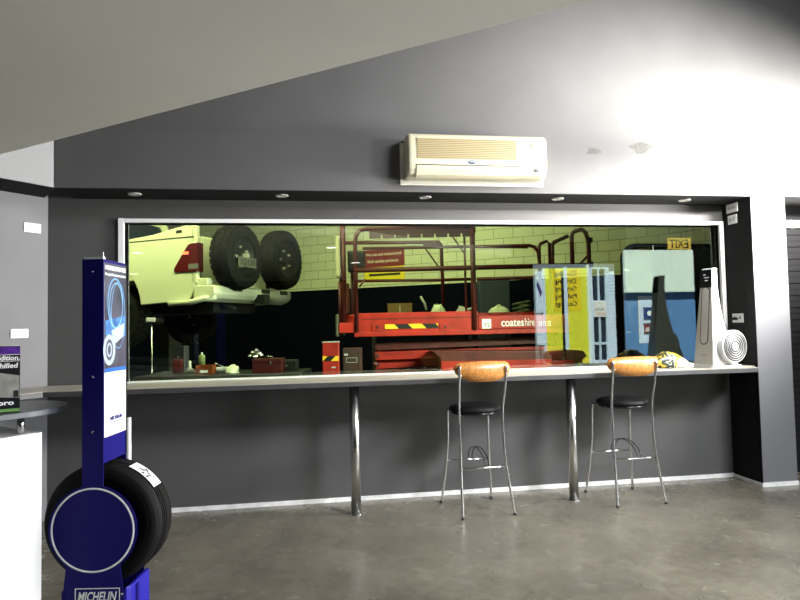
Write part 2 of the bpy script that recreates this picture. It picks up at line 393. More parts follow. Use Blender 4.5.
ww_ = empty('added_light_bar', (4.35, -2.03, 2.93), 0, 'slim linear light bar by the pillar, added out of view for the bulkhead glow', 'light fitting')  # fitting added to house the glow light, unseen by the camera
MB().box(-1.14, 1.14, -.06, .02, 0, .10).build('housing', MT['midgrey'], ww_)
for x in (-1.0, 1.0): MB().tube([(x, -.02, .101), (x, -.02, 2.168)], .006, 8).build('hanger', MT['steel'], ww_)

# ---- soffit downlights
dl = empty('downlight', (-1.375, -.22, ZS-.004), 0, 'round recessed downlight in the soffit, leftmost of five', 'ceiling light', 'downlights in the soffit')
MB().lathe([(.034, 0), (.052, 0), (.054, -.005), (.048, -.010), (.034, -.008)], 32, closed=True).build('trim_ring', MT['greyplast'], dl, True)
MB().lathe([(.001, -.003), (.034, -.003), (.034, -.005), (.001, -.007)], 32).build('lens', MT['lens'], dl, True)
for x, lb in ((-.219, 'second recessed downlight from the left, above the spare wheels'), (.99, 'middle recessed downlight just left under the air conditioner'),
              (2.188, 'recessed downlight right of the air conditioner, fourth from left'), (3.414, 'rightmost recessed downlight above the white tower appliance')):
    c = copy_tree(dl); c.location.x = x; c['label'] = lb

# ---- wall plates
def plate(name, px, py, w_, h_, where, label, cat, kind):
    if where == 'left':                      # on the splayed wall
        n = Vector((AV.y, -AV.x, 0)); n = n if n.x > 0 else -n
        d = _f + _r*(px-400)/FOC - _u*(py-300)/FOC
        n2 = Vector((-AV.y, AV.x, 0)); t = (BC-EYE).dot(n2)/d.dot(n2); p = EYE+d*t
        rz = math.atan2(-AV.y, -AV.x)
    else:
        d = _f + _r*(px-400)/FOC - _u*(py-300)/FOC
        p = EYE+d*((XR-.0045-EYE.x)/d.x); rz = -PI/2
    # local: x along the wall, -y out of the wall
    o = empty(name, p, rz, label, cat)
    MB().box(-w_/2, w_/2, -.010, -.0005, -h_/2, h_/2).build('face_plate', MT['plast'], o, bevel=.003)
    if kind == 'switch':
        MB().box(-w_*.3, -w_*.12, -.015, -.010, -h_*.2, h_*.2).build('rocker', MT['greyplast'], o)
        MB().box(w_*.12, w_*.3, -.015, -.010, -h_*.2, h_*.2).build('rocker', MT['greyplast'], o)
    elif kind == 'socket':
        for sx in (-.25, .25): MB().box(w_*sx-.009, w_*sx+.009, -.013, -.010, -.008, .016).build('socket', MT['midgrey'], o)
        MB().box(-.026, .008, -.045, -.010, -.018, .006).build('plug', MT['blackplast'], o, bevel=.004)
    else:
        MB().box(-w_*.35, w_*.35, -.012, -.010, -h_*.12, h_*.12).build('slot', MT['greyplast'], o)
    return o
plate('wall_switch', 32, 228, .13, .075, 'left', 'blank white wall plate high on the splayed left wall', 'wall plate', 'none')
plate('wall_switch', 19, 333.5, .13, .07, 'left', 'white switch plate low on the splayed left wall', 'light switch', 'switch')
plate('wall_sensor', 732.5, 208, .15, .085, 'right', 'upper small plate at the top of the dark recess side', 'wall plate', 'none')
plate('wall_switch', 733, 219.5, .12, .085, 'right', 'lower plate under another at the top of the dark recess side', 'light switch', 'switch')
plate('power_outlet', 738.5, 318, .14, .085, 'right', 'double power outlet with a plug in it behind the white tower appliance', 'power outlet', 'socket')

# ================================================================== BAR BENCH
bn = empty('bar_bench', (.9, -.26, 0), 0, 'long pale topped bar bench under the window on two steel posts', 'bench')
BX, BY = .9, -.26
poly = [(-2.12, -.002), (-2.50, -.46), (-3.3, -1.41), (-2.93, -1.72), (-1.95, -.52), (3.83, -.52), (3.83, -.379), (3.952, -.379+.002), (3.952, -.002)]
poly = [(-2.09, -.005), (-2.09+AV.x*2.2, -.005+AV.y*2.2), (-2.09+AV.x*2.2+.36, -.005+AV.y*2.2-.30), (-1.93, -.52), (3.84, -.52), (3.84, -.40), (3.94, -.36), (3.94, -.005)]
MB().prism([(x-BX, y-BY) for x, y in poly], ZB-.004, ZB).build('bench_top', MT['bench'], bn)
MB().prism([(x-BX, y-BY) for x, y in poly], ZB-.042, ZB-.0045).build('bench_edge', MT['benchedge'], bn, bevel=.002)
for x in (.34, 2.175):
    lg = MB().lathe([(.039, 0.002), (.039, ZB-.043)], 32, c=(x-BX, -.417-BY+.03, 0)).build('leg', MT['steel'], bn, True)
    MB().lathe([(.047, .0005), (.047, .006), (.040, .008)], 32, c=(x-BX, -.417-BY+.03, 0)).build('foot_collar', MT['steel'], lg, True)

# ================================================================== STOOLS
def make_stool():
    # local: x right, -y toward the room (backrest side), origin on the floor between the feet
    st = empty('bar_stool', (0, 0, 0), 0, 'x', 'bar stool', 'bar stools at the bench')
    r = .0105
    def leg(pts, nm='leg'):
        # smooth through points
        P = [Vector(p) for p in pts]; out = []
        for i in range(len(P)-1):
            p0, p1, p2, p3 = P[max(i-1, 0)], P[i], P[i+1], P[min(i+2, len(P)-1)]
            for k in range(6):
                t = k/6
                out.append(.5*((2*p1)+(p2-p0)*t+(2*p0-5*p1+4*p2-p3)*t*t+(3*p1-p0-3*p2+p3)*t**3))
        out.append(P[-1])
        l = MB().tube(out, r, 12).build(nm, MT['chrome'], st, True)
        MB().tube([P[0]+Vector((0, 0, -.0005)), P[0]+Vector((0, 0, .018))], r+.0025, 12).build('foot_cap', MT['blackplast'], l, True)
        return l
    # rear-facing pair rises to the backrest
    leg([(-.200, -.245, .001), (-.196, -.220, .25), (-.192, -.200, .50), (-.192, -.190, .80), (-.194, -.215, 1.00), (-.195, -.240, 1.175)])
    leg([(.228, -.240, .001), (.196, -.215, .25), (.172, -.195, .50), (.170, -.185, .80), (.186, -.210, 1.00), (.192, -.238, 1.165)])
    leg([(-.238, .225, .001), (-.205, .200, .25), (-.182, .185, .50), (-.180, .175, .70), (-.178, .160, .785)])
    leg([(.205, .220, .001), (.190, .200, .25), (.178, .185, .50), (.176, .175, .70), (.174, .160, .785)])
    # seat frame ring and pad
    MB().tube([(.185*math.cos(a), .175*math.sin(a)-.01, .785) for a in [2*PI*k/36 for k in range(36)]], .011, 10, closed=True).build('seat_frame', MT['blackplast'], st, True)
    prof = [(.001, .792), (.19, .790), (.208, .798), (.212, .812), (.205, .828), (.17, .842), (.10, .850), (.001, .853)]
    seat = MB().lathe(prof, 44)
    for v in seat.v: v.y = v.y*.93-.01
    seat.build('seat', MT['vinyl'], st, True)
    # backrest: curved plywood with rounded lower edge
    secs = []
    W = .235
    for i in range(25):
        u = -1+2*i/24; x = W*u*1.0
        y = -.245-.035*(1-u*u)+.012
        top = 1.205-.012*u*u-.035*max(0, abs(u)-.86)/.14
        bot = 1.045+.085*abs(u)**3.2
        if i in (0, 24): top -= .01; bot += .012
        y += .028
        secs.append([(x, y-.006, bot), (x, y-.009, (top+bot)/2), (x, y-.006, top), (x, y+.006, top), (x, y+.004, (top+bot)/2), (x, y+.006, bot)])
    MB().loft(secs).build('backrest', MT['ply'], st, True, bevel=0)
    for x in (-.195, .188):
        for z in (1.10, 1.15):
            MB().lathe([(.001, 0), (.007, 0), (.006, -.004), (.001, -.005)], 12, axis='y', c=(x, -.252, z)).build('bolt', MT['chrome'], st, True)
    # foot rails
    h = .375
    MB().tube([(-.197, .192, h-.02), (.184, .192, h-.02)], .007, 10).build('foot_rail', MT['chrome'], st, True)
    MB().tube([(-.208, -.208, h), (-.06, -.232, h+.004), (.08, -.230, h+.004), (.182, -.208, h)], .007, 10).build('foot_rail', MT['chrome'], st, True)
    for dx in (-.012, .020):
        pts = [(dx+.01, -.228, h)] + [(dx+.01, -.02+.208*math.cos(a), h+.12*math.sin(a)) for a in [PI-PI*k/14 for k in range(1, 14)]] + [(dx+.01, .19, h-.02)]
        MB().tube(pts, .004, 8).build('arch_wire', MT['blackplast'], st, True)
    return st
st1 = make_stool(); st1.location = (1.318, -.438, 0); st1.rotation_euler = (0, 0, .06)
st1['label'] = 'bar stool with orange plywood back between the two steel bench posts'
st2 = copy_tree(st1); st2.location = (2.612, -.418, 0); st2.rotation_euler = (0, 0, .02)
st2['label'] = 'bar stool with orange plywood back to the right of both bench posts'

# ================================================================== AIR CONDITIONER
acx0, acx1 = .785, 1.955
ac = empty('air_conditioner', ((acx0+acx1)/2, -D-.013, 2.69), 0, 'cream split system air conditioner on the bulkhead wall', 'air conditioner')
hw = (acx1-acx0)/2; H = .345
MB().box(-hw-.035, hw+.03, -.004, -.0005, -.035, H-.03).build('mounting_board', mat('mounting_board', (.66, .65, .58), .7), ac)
prof = [(-.004, .0), (-.13, .0), (-.165, .018), (-.190, .055), (-.198, .095), (-.20, .20), (-.195, .315), (-.175, .340), (-.004, .345)]
def acsec(x, k): return [(x, -.004+(y+.004)*k, .19+(z-.19)*(1-(1-k)*.3)) for y, z in prof]
MB().loft([acsec(-hw, .9), acsec(-hw+.012, .98), acsec(-hw+.03, 1), acsec(hw-.05, 1), acsec(hw-.02, .97), acsec(hw, .85)]).build('body', MT['acbody'], ac, bevel=.004)
g = MB().box(-hw+.075, hw-.27, -.2035, -.197, .135, .300).build('grille', MT['acgrille'], ac)
gm = MB()
for i in range(11): gm.box(-hw+.078, hw-.273, -.2050, -.2036, .141+i*.0146, .141+i*.0146+.0050)
gm.build('grille_slats', MT['acslot'], g)
MB().prism([(-.135, -.002), (-.167, .016), (-.1915, .053), (-.198, .080), (-.201, .080), (-.195, .050), (-.170, .012), (-.136, -.006)], -hw+.07, hw-.26, 'x').build('louvre', MT['acbody'], ac)
MB().box(-hw+.066, hw-.256, -.2015, -.193, .083, .088).build('louvre_gap', MT['ink'], ac)
MB().lathe([(.001, -.004), (.034, -.003), (.036, 0), (.001, 0)], 24, axis='y', c=(0, 0, 0)).build('badge', mat('badge_blue', (.01, .06, .16), .3), ac, True, loc=(-.06, -.200, .112)).scale = (1, 1, .42)
text('badge_lettering', 'Carrier', .018, MT['whiteink'], ac, (-.087, -.2045, .108), shear=.3)
MB().box(hw-.115, hw-.085, -.197, -.180, .045, .070).build('sensor_window', MT['blackplast'], ac)
MB().box(hw-.15, hw-.12, -.202, -.1985, .25, .28).build('control_mark', MT['acgrille'], ac)

# ================================================================== TYRE STAND
dc = onD(93, 530, 2.95)
ts = empty('tyre_stand', (dc.x, dc.y, 0), -YAW, 'tall royal blue metal display stand with a side poster holding a tyre', 'display stand')
zd = dc.z; R_ = .215; ZT = onD(82, 259.5, 2.95).z; YD = .235
def arcz(r, a0, a1, n=40): return [(r*math.cos(math.radians(a0+(a1-a0)*i/n)), zd+r*math.sin(math.radians(a0+(a1-a0)*i/n))) for i in range(n+1)]
cw = .052
a0 = math.degrees(math.acos(cw/R_))
# front plate: column, disc, flared foot in one outline
pl = [(cw, ZT), (cw, zd+.2)] + arcz(R_, a0, -52) + [(.140, zd-.225), (.150, .22), (.170, 0.001), (-.165, 0.001), (-.145, .22), (-.130, zd-.185)] + arcz(R_, 232, 180-a0) + [(-cw, zd+.2), (-cw, ZT)]
front = MB().prism(pl, -.004, 0, 'y').build('front_panel', MT['blue'], ts)
pl2 = [(x, z) for x, z in pl]
MB().prism(pl2, YD, YD+.004, 'y').build('rear_panel', MT['blue'], ts)
tz = zd+.318
MB().box(cw-.003, cw, 0, YD, tz, ZT).build('column_side', MT['blue'], ts)
MB().box(-cw, -cw+.003, 0, YD, tz, ZT).build('column_side', MT['blue'], ts)
MB().box(-cw+.003, cw-.003, 0, YD, ZT-.10, ZT-.095).build('column_inner', MT['white'], ts)
MB().prism([(-cw+.004, .001), (cw-.004, .001), (cw-.004, .03), (-cw+.004, .03)], ZT-.02, ZT+.012).build('top_lip', MT['white'], ts)
# base cheeks
for s_ in (1, -1):
    MB().prism([(0, 0), (YD, 0), (YD, .25), (0, .25)], s_*.150-.002, s_*.150+.002, 'x').build('base_side', MT['blue'], ts)
MB().box(-.147, .147, 0.001, YD-.001, .10, .104).build('base_shelf', MT['blue'], ts)
# bulged cowl at the right of the base, its lit tone put into the blue
MB().prism([(.1525, .001), (.162, .006), (.172, .030), (.176, .080), (.176, YD-.001), (.1525, YD-.001)], .001, .262).build('base_cowl', mat('lit_blue_enamel', (.016, .012, .32), .45, coat=.05), ts, bevel=.006)
MB().box(.1765, .180, .07, .10, .01, .25).build('seam_flange', MT['blue'], ts)
for z in (.08, .16, .235):
    MB().lathe([(.001, -.004), (.006, -.003), (.006, 0), (.001, 0)], 12, axis='y', c=(.1435, -.0042, z)).build('rivet', MT['chrome'], ts, True)
MB().lathe([(R_*.902, -.0052), (R_*.945, -.0052), (R_*.945, -.0042), (R_*.902, -.0042)], 72, axis='y', c=(0, 0, zd), closed=True).build('white_ring', MT['whiteink'], ts, True)
for z in (onD(91, 272, 2.95).z, onD(91, 376.5, 2.95).z, onD(91, 432, 2.95).z):
    MB().lathe([(.001, -.008), (.004, -.0075), (.006, -.0042), (.001, -.0042)], 12, axis='y', c=(0, 0, z)).build('rivet', MT['chrome'], ts, True)
# name plate
zl = onD(95, 600, 2.95).z
lw = .0042
fp = MB()
x0, x1, z0, z1 = -.085, .132, zl-.025, zl+.058
for b in ((x0, x1, z1-lw, z1), (x0, x1, z0, z0+lw), (x0, x0+lw, z0, z1), (x1-lw, x1, z0, z1)): fp.box(b[0], b[1], -.0055, -.0042, b[2], b[3])
fp.build('name_border', MT['whiteink'], ts)
text('name_lettering', 'MICHELIN', .062, MT['whiteink'], ts, (x0+.012, -.0055, zl-.003), shear=.25, bold=.0010, width=.188)
# poster on the right side of the column (u runs away from the camera)
zt = onD(103.5, 262, 2.95).z; zb = onD(103.5, 438, 2.95).z
px_ = cw+.0012
posterdark = mat('poster_night_blue', (.040, .045, .075), .3, col2=(.10, .10, .14), scale=5, var=.3)
MB().box(cw+.0004, px_+.001, .002, YD-.004, zb, zt+.0).build('poster', MT['label'], ts)
yb_ = onD(103.5, 373, 2.95).z
pa = MB().box(px_+.001, px_+.0018, .003, YD-.005, yb_, zt).build('poster_picture', posterdark, ts)
MB().box(px_+.0018, px_+.0024, .003, YD-.005, yb_, yb_+.02).build('poster_stripe', mat('poster_stripe_blue', (.02, .14, .55), .4), pa)
glow = mat('poster_light_blue', (.20, .48, .90), .4); silver = mat('poster_silver', (.45, .55, .70), .35)
cy_, cz_ = .115, zt-.20
def pring(cy, cz, ry, rz, t, m_, nm):
    k = 40; vs = []; fs = []
    for i in range(k):
        a = 2*PI*i/k
        for q in (1, -1): vs.append((px_+.0026, cy+(ry+q*t)*math.cos(a), cz+(rz+q*t)*math.sin(a)))
    for i in range(k): j = (i+1) % k; fs.append((2*i, 2*i+1, 2*j+1, 2*j))
    return MB().add(vs, fs).build(nm, m_, pa)
pring(cy_, cz_, .080, .125, .0035, glow, 'light_trail'); pring(cy_+.008, cz_-.012, .070, .115, .0020, mat('poster_cyan', (.35, .7, 1), .4), 'light_trail'); pring(cy_+.03, cz_-.06, .075, .17, .002, glow, 'light_trail')
MB().add([(px_+.0022, .01, cz_-.09), (px_+.0022, .22, cz_-.06), (px_+.0022, .225, cz_-.17), (px_+.0022, .01, cz_-.16)], [(0, 1, 2, 3)]).build('light_haze', mat('poster_mid_blue', (.05, .18, .50), .5, var=.5, scale=30), pa)
pring(.05, cz_-.235, .050, .065, .012, silver, 'printed_wheel'); pring(.05, cz_-.235, .022, .03, .006, silver, 'printed_wheel')
MB().add([(px_+.0024, .07, cz_-.14), (px_+.0024, .21, cz_-.10), (px_+.0024, .20, cz_-.17), (px_+.0024, .10, cz_-.21)], [(0, 1, 2, 3)]).build('printed_bodywork', silver, pa)
text('headline', 'MOBILE RANGE', .030, MT['whiteink'], pa, (px_+.0026, .008, zt-.034), xd=(0, 1, 0), bold=.0012, width=.218)
text('headline', 'the performance series', .018, MT['whiteink'], pa, (px_+.0026, .008, zt-.062), xd=(0, 1, 0), bold=.0008, width=.218)
text('small_name', 'MICHELIN', .026, MT['blueink'], ts, (px_+.0022, .06, zb+.075), xd=(0, 1, 0), bold=.0008, width=.125)
MB().box(px_+.001, px_+.0022, .055, .19, zb+.062, zb+.066).build('name_underline', MT['blueink'], ts)
MB().box(cw-.001, cw+.004, YD-.004, YD+.006, tz, zt+.01).build('poster_edge_strip', MT['ink'], ts)
MB().tube([(cw-.002, .0, ZT-.01), (cw-.002, .0, ZT+.035)], .002, 8).build('top_pin', MT['chrome'], ts)
# steel stay at the rear
zq = onD(127, 417, 3.25).z
MB().tube([(.047, YD+.045, .001), (.047, YD+.045, zq)], .013, 14).build('rear_stay', MT['plast'], ts, True)

# tyre
tc_ = onD(98.5, 526, 2.98); TR = .296
ty = empty('tyre', (tc_.x, tc_.y, tc_.z), -YAW, 'black car tyre with a white paper label, held by the blue stand', 'tyre')
off = .0
y0, y1 = .012, .205
prof = [(.185, y0+.035), (.200, y0+.012), (.225, y0+.001), (.252, y0), (.272, y0+.008), (.286, y0+.022), (.2935, y0+.036)]
ng = 7
seg = (y1-y0-.072)/ng
for i in range(ng):
    a = y0+.036+i*seg; cr = TR-.0018*abs(i-3)
    prof += [(cr, a+.001), (cr, a+seg*.72)]
    if i < ng-1: prof += [(cr-.008, a+seg*.76), (cr-.008, a+seg*.97)]
prof += [(.2935, y1-.036), (.286, y1-.022), (.272, y1-.008), (.252, y1), (.225, y1-.001), (.200, y1-.012), (.185, y1-.035), (.18, y1-.06), (.18, y0+.06)]
tt = MB().lathe(prof, 120, axis='y', closed=True)
t_ = tt.build('carcass', MT['rubber'], ty)
# shoulder blocks
sbs = (MB(), MB())
for k in range(90):
    a = 2*PI*k/90; ca, sa = math.cos(a), math.sin(a)
    for ya, yb2 in ((y0+.014, y0+.040), (y1-.040, y1-.014)):
        for dr in (0,):
            b = 2*PI*.30/90
            v = []
            for aa in (a, a+b):
                for rr, yy in ((.280, ya), (.2955, (yb2 if ya < .1 else ya)), (.280, yb2)):
                    v.append((rr*math.cos(aa), yy, rr*math.sin(aa)))
            sbs[0 if ya < .1 else 1].add(v, [(0, 1, 2), (3, 5, 4), (0, 3, 4, 1), (1, 4, 5, 2), (2, 5, 3, 0)])
for q in sbs: q.build('shoulder_blocks', MT['rubber'], ty)
pr = MB()
def ring(r, y, m_): pr.tube([(r*math.cos(2*PI*k/64), y, r*math.sin(2*PI*k/64)) for k in range(64)], m_, 6, closed=True)
ring(.262, y0+.002, .0012); ring(.207, y0+.008, .0015); ring(.236, y0, .001)
pr.build('sidewall_ridges', MT['rubber'], ty, True)
lb = MB(); nseg = 12
vs = []; fs = []
for i in range(nseg+1):
    a = math.radians(66-32*i/nseg)
    for yy in (y0+.048, y1-.055): vs.append(((TR+.0022)*math.cos(a), yy, (TR+.0022)*math.sin(a)))
for i in range(nseg): fs.append((2*i, 2*i+1, 2*i+3, 2*i+2))
tl = MB().add(vs, fs).build('paper_label', MT['label'], ty)
lm = MB(); random.seed(3)
for i in range(16):
    a = math.radians(random.uniform(43, 58)); yy = random.uniform(y0+.055, y1-.078)
    b = a-math.radians(1.5)
    lm.add([((TR+.003)*math.cos(q), y_, (TR+.003)*math.sin(q)) for q, y_ in ((a, yy), (a, yy+.016), (b, yy+.016), (b, yy))], [(0, 1, 2, 3)])
lm.build('label_print', MT['ink'], tl)

# ================================================================== RECEPTION DESK
dkc = EYE+_r0*(-1.985)+F0*2.96
dk = empty('reception_desk', (dkc.x, dkc.y, 0), math.asin(-.642), 'white reception desk end with a raised dark grey rounded shelf', 'desk')
dz = onD(41, 432, 2.88).z; zs1 = onD(62, 407, 2.95).z
MB().box(-.27, .27, -2.0, .072, 0, dz).build('desk_body', MT['deskwhite'], dk, bevel=.003)
sh = [(.30, -2.05)]+[(.30*math.cos(math.radians(a)), .30*math.sin(math.radians(a))) for a in range(0, 181, 6)]+[(-.30, -2.05)]
MB().prism(sh, zs1-.028, zs1).build('raised_shelf', MT['shelf'], dk, bevel=.003)
for x, y in ((.22, .0), (-.10, -.05), (.17, -1.2), (-.1, -1.2)):
    MB().tube([(x, y, dz), (x, y, zs1-.028)], .016, 16).build('shelf_post', MT['chrome'], dk, True)
# product box
bxp = onD(20, 412, 2.80)
bx = empty('product_box', (bxp.x, bxp.y, zs1+.0005), -YAW+.56, 'black retail box with purple top standing on the grey desk shelf', 'box')
bh = onD(18, 346, 2.80).z-zs1
BW = .17
body = MB().box(-BW, 0, 0, .09, 0, bh).build('carton', mat('box_black', (.012, .012, .016), .3, coat=.6), bx, bevel=.002)
MB().box(-BW+.001, -.001, -.0012, -.0002, bh-.036, bh-.004).build('purple_band', mat('box_purple', (.10, .03, .30), .3, var=.5, scale=40), body)
MB().box(-BW+.001, -.001, -.0012, -.0002, .004, .018).build('green_band', mat('box_green', (.16, .34, .10), .4), body)
MB().add([(-.078, -.0012, .072), (-.003, -.0012, .066), (-.003, -.0012, .168), (-.082, -.0012, .185)], [(0, 1, 2, 3)]).build('printed_appliance', mat('box_grey', (.30, .30, .28), .4, var=.3, scale=20), body)
MB().box(-.026, -.006, -.0018, -.0012, .070, .100).build('printed_part', MT['ink'], body)
for z in (bh-.040, bh-.070): MB().box(-BW+.001, -.001, -.0014, -.0004, z, z+.002).build('fine_line', MT['whiteink'], body)
text('lettering', 'Edition.', .030, MT['whiteink'], body, (-.095, -.0016, bh-.064), bold=.0008, shear=.1, width=.092)
text('lettering', 'chilled', .032, MT['whiteink'], body, (-.095, -.0016, bh-.100), bold=.0008, shear=.1, width=.085)
text('lettering', 'pro', .030, MT['whiteink'], body, (-.085, -.0016, .036), bold=.001, width=.06)

# ================================================================== TOWER APPLIANCE, BAG
fa = onZ(703.5, 367.6, ZB)
tf = empty('tower_heater', (fa.x, fa.y, ZB+.0005), math.radians(-79), 'white tapering tower appliance with a round side grille on the bench end', 'heater')
TH = .86
def fw(t): return .115-.050*t                        # half width of the front
def dp(t): return .070+.25*(1-t)**2.0                    # depth of the flank
secs = []
for i in range(17):
    t = i/16; z = .02+TH*t; h_ = fw(t); d_ = dp(t); f0 = .085*t
    secs.append([(-h_, f0+.012, z), (-h_+.015, f0, z), (h_-.015, f0, z), (h_, f0+.012, z), (h_-.01, f0+d_*.6, z), (h_*.7, f0+d_, z), (-h_*.7, f0+d_, z), (-h_+.01, f0+d_*.6, z)])
bd = MB().loft(secs).build('housing', MT['plast'], tf, bevel=.004)
def onface(poly, off):                                   # polygon of (x, t) laid on the front face
    vs = [(x, .085*t-off, .02+TH*t) for x, t in poly]
    n = len(vs); return MB().add(vs+[(v[0], v[1]+.006, v[2]) for v in vs], [tuple(range(n))]+[(i, (i+1) % n, (i+1) % n+n, i+n) for i in range(n)])
onface([(-.102, .01), (.102, .01), (.064, .80), (-.064, .80)], .0015).build('front_panel', MT['greyplast'], tf)
def slot(w_, g_): return [(x, .22+z/TH) for x, z in rrect(-w_, w_, -g_, .50+g_, w_, 8)]
onface(slot(.045, .008), .004).build('air_outlet_rim', MT['ink'], tf)
onface(slot(.036, -.002), .006).build('air_outlet', MT['greyplast'], tf)
onface([(-.070, .80), (.070, .80), (.060, .985), (-.060, .985)], .005).build('control_panel', MT['blackplast'], tf)
for i, (x_, wd_) in enumerate(((-.01, .03), (-.02, .05), (-.03, .025))):
    onface([(x_, .87+i*.03), (x_+wd_, .87+i*.03), (x_+wd_, .877+i*.03), (x_, .877+i*.03)], .007).build('display_mark', MT['whiteink'], tf)
onface([(-.03, .10), (.03, .10), (.03, .108), (-.03, .108)], .004).build('maker_mark', MT['midgrey'], tf)
MB().prism(rrect(-.120, .120, -.01, .33, .04), 0, .0195).build('base', MT['plast'], tf)
g0 = MB().lathe([(.001, -.05), (.136, -.05), (.143, -.02), (.143, .008), (.136, .014), (.001, .014)], 44, axis='x').build('side_grille', MT['plast'], tf, True)
g0.location = (.150, .195, .185)
for r_ in (.040, .060, .080, .100, .118):
    MB().lathe([(r_, .012), (r_+.011, .012), (r_+.011, .018), (r_, .018)], 44, axis='x', closed=True).build('grille_slot', MT['ink'], g0)
MB().lathe([(.001, .022), (.030, .020), (.034, .012), (.001, .012)], 24, axis='x').build('grille_hub', MT['white'], g0, True)

bgp = (3.20, -.27, ZB+.0005)
bag = empty('snack_bag', bgp, math.radians(-12), 'crumpled black, yellow and white packet lying on the bench', 'packet')
def bagmat():
    m = mat('printed_foil', (.8, .8, .8), .3); nt = m.node_tree; b = nt.nodes['Principled BSDF']
    tc = nt.nodes.new('ShaderNodeTexCoord'); n = nt.nodes.new('ShaderNodeTexNoise'); n.inputs['Scale'].default_value = 14; n.inputs['Detail'].default_value = 3
    sp = nt.nodes.new('ShaderNodeSeparateXYZ'); nt.links.new(tc.outputs['Object'], sp.inputs[0]); nt.links.new(tc.outputs['Object'], n.inputs['Vector'])
    a = nt.nodes.new('ShaderNodeMath'); a.operation = 'MULTIPLY_ADD'; a.inputs[1].default_value = 2.6; a.inputs[2].default_value = .02
    nt.links.new(sp.outputs[0], a.inputs[0])
    s2 = nt.nodes.new('ShaderNodeMath'); s2.operation = 'ADD'; nt.links.new(a.outputs[0], s2.inputs[0]); nt.links.new(n.outputs[0], s2.inputs[1])
    r = nt.nodes.new('ShaderNodeValToRGB'); e = r.color_ramp.elements; r.color_ramp.interpolation = 'CONSTANT'
    e[0].position = 0; e[0].color = (.50, .36, .03, 1); e[1].position = .20; e[1].color = (.02, .03, .02, 1)
    for p, c in ((.40, (.55, .60, .50)), (.44, (.03, .05, .02)), (.50, (.75, .46, .02)), (.62, (.85, .85, .82))):
        x = e.new(p); x.color = (*c, 1)
    nt.links.new(s2.outputs[0], r.inputs[0]); nt.links.new(r.outputs[0], b.inputs['Base Color'])
    return m
bm_ = MB(); nu, nv = 26, 14; vs = []
for side in (1, -1):
    for i in range(nu+1):
        for j in range(nv+1):
            u, v = i/nu, j/nv; x = -.155+.31*u; y = -.085+.17*v
            e = (max(0, 1-abs(2*u-1)**3)*max(0, 1-abs(2*v-1)**2.4))
            hgt = .075*e*(1.25-.75*u)
            n_ = noise.noise(Vector((x*22, y*22, side*3)))*.014*(.3+e)
            z = .080+side*(hgt+n_*.8)
            z = max(.0, z-.035*(u)) if side < 0 else z-.055*u*u
            if side < 0: z = max(.001, z-.05)
            vs.append((x, y*(1-.35*u)+n_, z))
off_ = (nu+1)*(nv+1); fs = []
for s_ in (0, 1):
    for i in range(nu):
        for j in range(nv):
            a = s_*off_+i*(nv+1)+j; fs.append((a, a+1, a+nv+2, a+nv+1))
for i in range(nu):
    for j in (0, nv): a = i*(nv+1)+j; fs.append((a, a+nv+1, a+nv+1+off_, a+off_))
for j in range(nv):
    for i in (0, nu): a = i*(nv+1)+j; fs.append((a, a+1, a+1+off_, a+off_))
bm_.add(vs, fs).build('foil', bagmat(), bag, True)
MB().box(.135, .158, -.05, .05, .012, .020).build('crimped_seal', MT['label'], bag)

# ================================================================== WORKSHOP SHELL
RWp, RWq = onD(290, 291, 14.2), onD(480, 282, 12.2)
rd = Vector((RWq.x-RWp.x, RWq.y-RWp.y, 0)).normalized(); ang = math.atan2(rd.y, rd.x)
rw = MB().box(-9, 7.5, 0, .2, 0, 5.2).build('wall_workshop_back', MT['block']); struct(rw)
rw.location = (RWp.x, RWp.y, 0); rw.rotation_euler = (0, 0, ang)
mdark = mat('workshop_dark', (.012, .013, .016), .8)
struct(MB().box(-9, 9, .12, 12, 5.1, 5.2).build('ceiling_workshop', mdark))
ww = MB().box(0, 7, 0, .2, 0, 5.2).build('wall_workshop_right', MT['block']); struct(ww)
ep = Vector((RWp.x, RWp.y, 0))+rd*7.5; ww.location = ep; ww.rotation_euler = (0, 0, math.atan2(.12-ep.y, 9-ep.x))
struct(MB().box(-9, -8.8, 0, 12, 0, 5.2).build('wall_workshop_left', mdark))
struct(MB().box(-9, -2.3, .05, .12, 0, 5.1).build('wall_workshop_front', mdark))
struct(MB().box(7.3, 9, .05, .12, 0, 5.1).build('wall_workshop_front_right', mdark))

# oil supplier board on the back wall
def onwall(px, py, off=.012):
    d = _f + _r*(px-400)/FOC - _u*(py-300)/FOC; n = Vector((rd.y, -rd.x, 0))
    return EYE+d*((Vector((RWp.x, RWp.y, 0))-EYE).dot(n)-(-off) )/d.dot(n) if False else EYE+d*(((Vector((RWp.x, RWp.y, 0))+n*off)-EYE).dot(n)/d.dot(n))
a_, b_, c_ = onwall(364, 251), onwall(404, 247.5), onwall(404, 280)
wd = (Vector((b_.x, b_.y, 0))-Vector((a_.x, a_.y, 0))).length; zt_, zb_ = b_.z, c_.z
sg = empty('wall_sign', (a_.x, a_.y, zb_), ang, 'red sign with pale lettering over yellow on the block wall', 'sign')
ym = zb_+(zt_-zb_)*.45
MB().box(0, wd, 0, .01, ym-zb_, zt_-zb_).build('red_board', MT['signred'], sg)
MB().box(0, wd, 0, .01, 0, ym-zb_-.001).build('yellow_board', MT['yellow'], sg)
text('lettering', 'We use and recommend', .095, mat('sign_pale', (.8, .7, .6), .6), sg, (.05, -.004, ym-zb_+.25), bold=.001, width=wd-.12)
text('lettering', 'Shell quality products', .095, mat('sign_pale', (.8, .7, .6), .6), sg, (.08, -.004, ym-zb_+.10), bold=.001, width=wd-.22)
MB().box(.12, wd-.10, -.003, -.001, .12, .17).build('printed_line', MT['ink'], sg)

